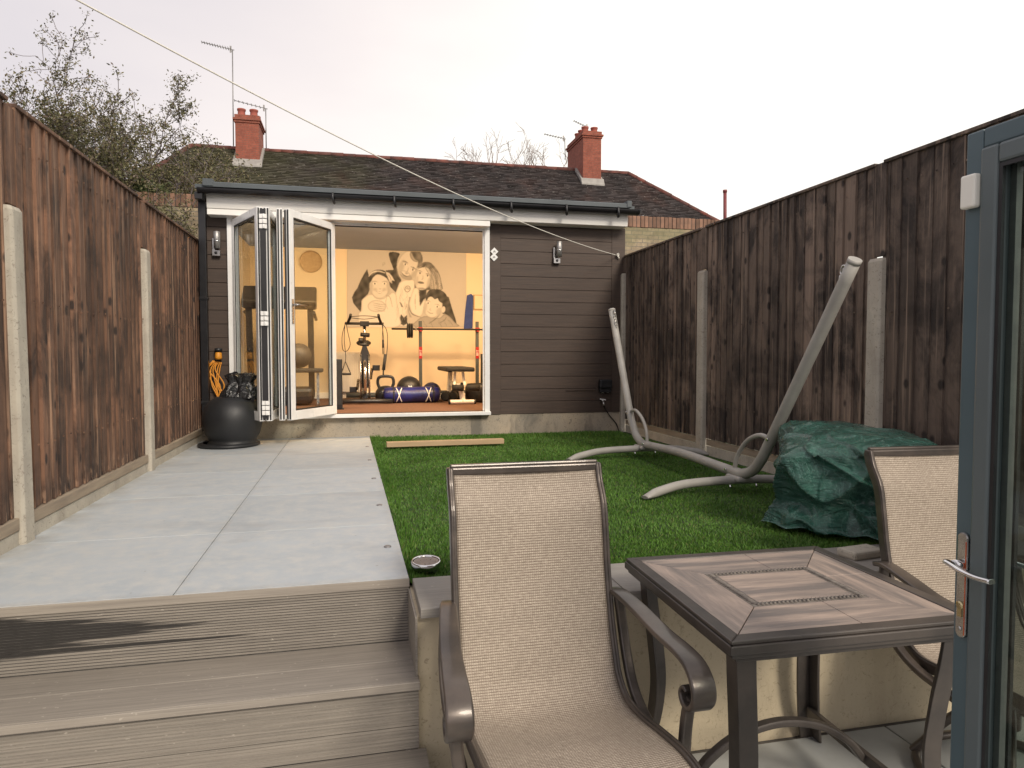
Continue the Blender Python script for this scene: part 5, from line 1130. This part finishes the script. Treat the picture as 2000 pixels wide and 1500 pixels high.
# ---------------------------------------------------------------- terraced house behind
tr_ = thing('brick_house', 'long house behind with a dark mossy tiled roof and two red brick chimneys', 'house', (3, 28, 0))
LX, RX, ZR, ZE = -5.83, 11.58, 9.22, 5.55
E0 = [(-8.35,23.6,ZE),(15.4,23.6,ZE),(15.4,32.4,ZE),(-8.35,32.4,ZE)]; RL, RR = Vector((LX,28,ZR)), Vector((RX,28,ZR))
M().box((-7.9,24.1,-.0),(14.9,31.9,ZE-.02)).build('wall', MT['stock'], tr_)
def roof_face(m_, A, B, C, D, nrow, tw=.30):       # A,B eaves; C above B; D above A ; stepped courses of single tiles
    A, B, C, D = map(Vector, (A, B, C, D)); nrm = (B-A).cross(D-A).normalized()
    if nrm.z < 0: nrm = -nrm
    for r in range(nrow):
        f0, f1 = r/nrow, (r+1)/nrow
        a0, b0, a1, b1 = A.lerp(D, f0), B.lerp(C, f0), A.lerp(D, f1), B.lerp(C, f1)
        l = (b0-a0).length; n_ = max(1, int(l/tw)); o_ = (r % 2)*.5
        for i in range(n_+1):
            u0 = max(0, (i-o_)/n_); u1 = min(1, (i+1-o_)/n_)
            if u1 <= u0: continue
            l_ = nrm*(.055+random.uniform(-.01, .018)); h_ = nrm*.022
            q = [a0.lerp(b0,u0)+l_, a0.lerp(b0,u1)+l_, a1.lerp(b1,u1)+h_, a1.lerp(b1,u0)+h_, a0.lerp(b0,u0), a0.lerp(b0,u1)]
            m_.add(q, [(0,1,2,3),(4,5,1,0)])
rf = M(); roof_face(rf, E0[0], E0[1], RR, RL, 46); roof_face(rf, E0[1], E0[2], RR, RR+Vector((0,.01,0)), 30); roof_face(rf, E0[3], E0[0], RL, RL+Vector((0,-.01,0)), 30)
rf.add([E0[2], E0[3], RL, RR], [(0,1,2,3)])
roof = rf.build('roof', MT['tile'], tr_, fix=False)
rd_ = M()
def ridge(a, b, step=.45, r=.10):
    a, b = Vector(a), Vector(b); n_ = int((b-a).length/step)
    for i in range(n_):
        p0 = a.lerp(b, i/n_)+Vector((0,0,.02)); p1 = a.lerp(b, (i+1.06)/n_)+Vector((0,0,.03)); rd_.tube([p0, p1], r+random.uniform(-.006,.01), 8)
ridge(RL, RR); ridge(RR, E0[1]); ridge(RL, E0[0])
rd_.build('ridge_tiles', MT['ridge'], tr_)
def chimney(x0, x1, y0, y1, zb, zt, pots, flip):
    c = M(); c.box((x0,y0,zb-1.0),(x1,y1,zt-.28))
    o = c.build('chimney', MT['redbrick'], roof)
    # recompute relative to nested parents handled by world offset
    c = M(); c.box((x0-.035,y0-.035,zt-.279),(x1+.035,y1+.035,zt-.20)); c.box((x0-.075,y0-.075,zt-.199),(x1+.075,y1+.075,zt-.13)); c.box((x0-.02,y0-.02,zt-.129),(x1+.02,y1+.02,zt))
    c.build('chimney_cap', MT['redbrick'], roof)
    for (x, y) in pots:
        M().lathe([(.02,zt-.01),(.155,zt-.01),(.16,zt+.03),(.135,zt+.06),(.13,zt+.20),(.155,zt+.22),(.155,zt+.27),(.11,zt+.27),(.10,zt+.10)], (x,y,0), 20).build('chimney_pot', MT['pot'], roof)
    k = (ZR-ZE)/4.4; lf = M(); zf = ZE+(y0-23.6)*k
    lf.prism([(y0-.16, zf-.16*k+.05),(y0-.16, zf-.16*k+.12),(y0-.03, zf+.24),(y0-.003, zf+.24),(y0-.003, zf-.1)], x0-.10, x1+.10, 'x')
    for xa, xb in ((x0-.09, x0-.003), (x1+.003, x1+.09)):
        lf.prism([(y0, zf+.0),(y0, zf+.22),(27.9, ZR+.10),(27.9, ZR-.12)], xa, xb, 'x')
    lf.build('flashing', MT['lead'], roof)
chimney(-4.12,-3.30,27.0,28.3,8.4,10.22,[(-3.93,27.25),(-3.50,27.25),(-3.93,27.95),(-3.50,27.95)],1)
chimney(9.25,10.03,27.1,29.2,8.6,10.63,[(9.46,27.5),(9.86,27.5),(9.46,27.95),(9.46,28.4),(9.86,28.0),(9.86,28.5)],-1)
# aerials
def aerial(name, label, base_, top, tip, n_el, el=.18):
    t = thing('tv_aerial', label, 'aerial', tuple(base_), 'television aerials on the roof')
    M().tube([base_, top], .020, 8).build('mast', MT['aerial'], t)
    b = M(); top = Vector(top); tip = Vector(tip); b.tube([top+(top-tip)*.06, tip], .014, 6); d = (tip-top); b.build('boom', MT['aerial'], t)
    e_ = M()
    for i in range(n_el):
        c = top.lerp(tip, .05+.95*i/(n_el-1)); hl = el*(1-.45*i/n_el); e_.tube([c+Vector((.0,-hl,.0)), c+Vector((0,hl,0))], .008, 5); e_.tube([c+Vector((0,0,-.05)), c+Vector((0,0,.04))], .008, 5)
    e_.bar(top.lerp(tip,.06)+Vector((0,0,-.12)), top.lerp(tip,.06)+Vector((0,0,.12)), .02, .06); e_.build('elements', MT['aerial'], t)
aerial('a', 'tall aerial mast rising left of the left chimney with its boom pointing left', P(456,285,Y=27.3), P(454,97,Y=27.3), P(394,82,Y=27.3), 12)
aerial('b', 'shorter aerial just right of the left chimney with its boom crossing over the pots', P(520,292,Y=28.2), P(519,212,Y=28.2), P(458,196,Y=28.2), 8)
aerial('c', 'aerial on a mast just left of the right chimney', P(1104,312,Y=28.4), P(1103,271,Y=28.4), P(1064,262,Y=28.4), 8)
aerial('d', 'small faint aerial standing above the pots of the right chimney', P(1149,264,Y=28), P(1148,249,Y=28), P(1121,236,Y=28), 7)
vp = M(); vp.tube([P(1416,470,Y=20), P(1416,376,Y=20)], .055, 14); vp.tube([P(1416,376,Y=20), P(1416,371,Y=20)], .068, 14)
single(vp, 'vent_pipe', mat('red_pipe', (.22,.045,.05), (.17,.04,.04), 8, .6), 'dark red upright vent pipe beyond the brick wall at the right end of the roof', 'pipe')

# ---------------------------------------------------------------- trees
def tree(name, label, group, base_, trunk_h, crown, seedv, levels, leafy, r0, spread=.6, rise=.25, first=None, nleaf=0, leafs=.05, lmin=5, twig=.004, nbr=(3,4), bark='bark'):
    rnd = random.Random(seedv); t = thing(name, label, 'tree', base_, group)
    tk = M(); br = M(); tips = []; b0 = Vector(base_)
    def rv(): return Vector((rnd.uniform(-1,1), rnd.uniform(-1,1), rnd.uniform(-1,1)))
    def grow(p, d, ln, r, lev):
        pts = [p]; rs = [r]; n_ = 4; q = p; dd = d
        for i in range(n_):
            dd = (dd+rv()*.22+Vector((0,0,rise*.3))).normalized(); q = q+dd*ln/n_; pts.append(q); rs.append(max(twig, r*(1-.5*(i+1)/n_)))
        br.tube(pts, rs, 6 if r > .02 else 4 if r > .01 else 3, cap=False)
        if lev == 0: tips.append((q, dd)); return
        k = rnd.randint(*nbr)
        for i in range(k):
            f = rnd.uniform(.35, 1) if i else 1; j = min(n_, int(f*n_)); a = pts[j]
            nd = (dd+rv()*spread*1.3).normalized(); grow(a, nd, ln*rnd.uniform(.58,.8), rs[j]*.72, lev-1)
        if lev <= 2:
            for i in range(2): tips.append((pts[rnd.randint(1,4)], dd))
    top = b0+Vector((0,0,trunk_h)); tk.tube(smooth_path([b0+Vector((0,0,-.2)), b0+Vector((.1,0,trunk_h*.4)), top], 5), [r0*(1.25-.5*i/10) for i in range(11)], 12)
    for d, ln in crown: grow(top-Vector((0,0,rnd.uniform(0,.25)*trunk_h*.3)), Vector(d).normalized(), ln, r0*.55, levels)
    tk.build('trunk', MT[bark], t); br.build('branches', MT[bark], t, fix=False)
    if nleaf:
        lf = M()
        for _ in range(nleaf):
            p, d = rnd.choice(tips); c = p+rv()*rnd.uniform(.02,.16); a = rv().normalized(); b = a.cross(rv()).normalized(); s = leafs*rnd.uniform(.5,1.2)
            lf.add([c-a*s, c+b*s*.45, c+a*s, c-b*s*.45], [(0,1,2,3)])
        lf.build('crown', MT['leaf'], t, fix=False)
    return t
tree('garden_tree', 'sparse spreading tree with small brown green leaves behind the left fence', None, (-4.55,13.4,.56), 2.7,
     [((-.12,0,1),1.62),((.55,.1,.9),1.5),((-.75,.2,.75),1.65),((.95,-.2,.45),1.5),((-.3,-.4,.8),1.3),((.35,.5,.9),1.25),((-.95,-.1,.45),1.6),((.1,-.3,.55),1.2),((.85,.1,.30),1.45),((.9,.3,.75),1.4),((-.2,.2,.5),1.1),((.6,-.3,.5),1.3)], 11, 4, True, .12, .62, .12, nleaf=80000, leafs=.027, twig=.005)
for i, (px, top_, lb) in enumerate(((928, 280, 'bare winter tree beyond the roof ridge, leftmost and lowest of the three'), (985, 256, 'bare winter tree beyond the roof ridge, middle and tallest of the three'), (1064, 262, 'bare winter tree beyond the roof ridge nearest the right chimney'))):
    c = P(px, 345, Y=46); tp_ = P(px, top_, Y=46); hh = (tp_.z-c.z)*1.1
    tree('bare_tree', lb, 'bare trees beyond the house', (c.x, 46, 0), c.z-1.2, [((-.8,0,.8),hh*.62),((-.3,.2,1),hh*.68),((.3,.2,1),hh*.66),((.8,-.1,.8),hh*.60)], 60+i, 4, False, .17, .42, .15, twig=.011, nbr=(2,3), bark='glaretwig')
# moss and weeds along the roof and wall at the left
ms = M(); rnd = random.Random(5)
for _ in range(2600):
    px = 262+abs(rnd.gauss(0, 26)); c = P(px, 372+rnd.gauss(0,9)+ (px-262)*.12, Y=12.6); c.y += rnd.uniform(-.1,.15); a = Vector((rnd.uniform(-1,1),rnd.uniform(-1,1),rnd.uniform(-1,1))).normalized(); b = a.orthogonal().normalized(); s = .045*rnd.uniform(.5,1.2)
    ms.add([c-a*s, c+b*s*.5, c+a*s, c-b*s*.5], [(0,1,2,3)])
mo = ms.build('climbing_plant', mat('dull_green_leaf', (.07,.085,.025), (.045,.06,.02), 8, .7), None, fix=False); tag(mo, 'dull green plant straggling over the top of the brick wall at its left end', 'plant')
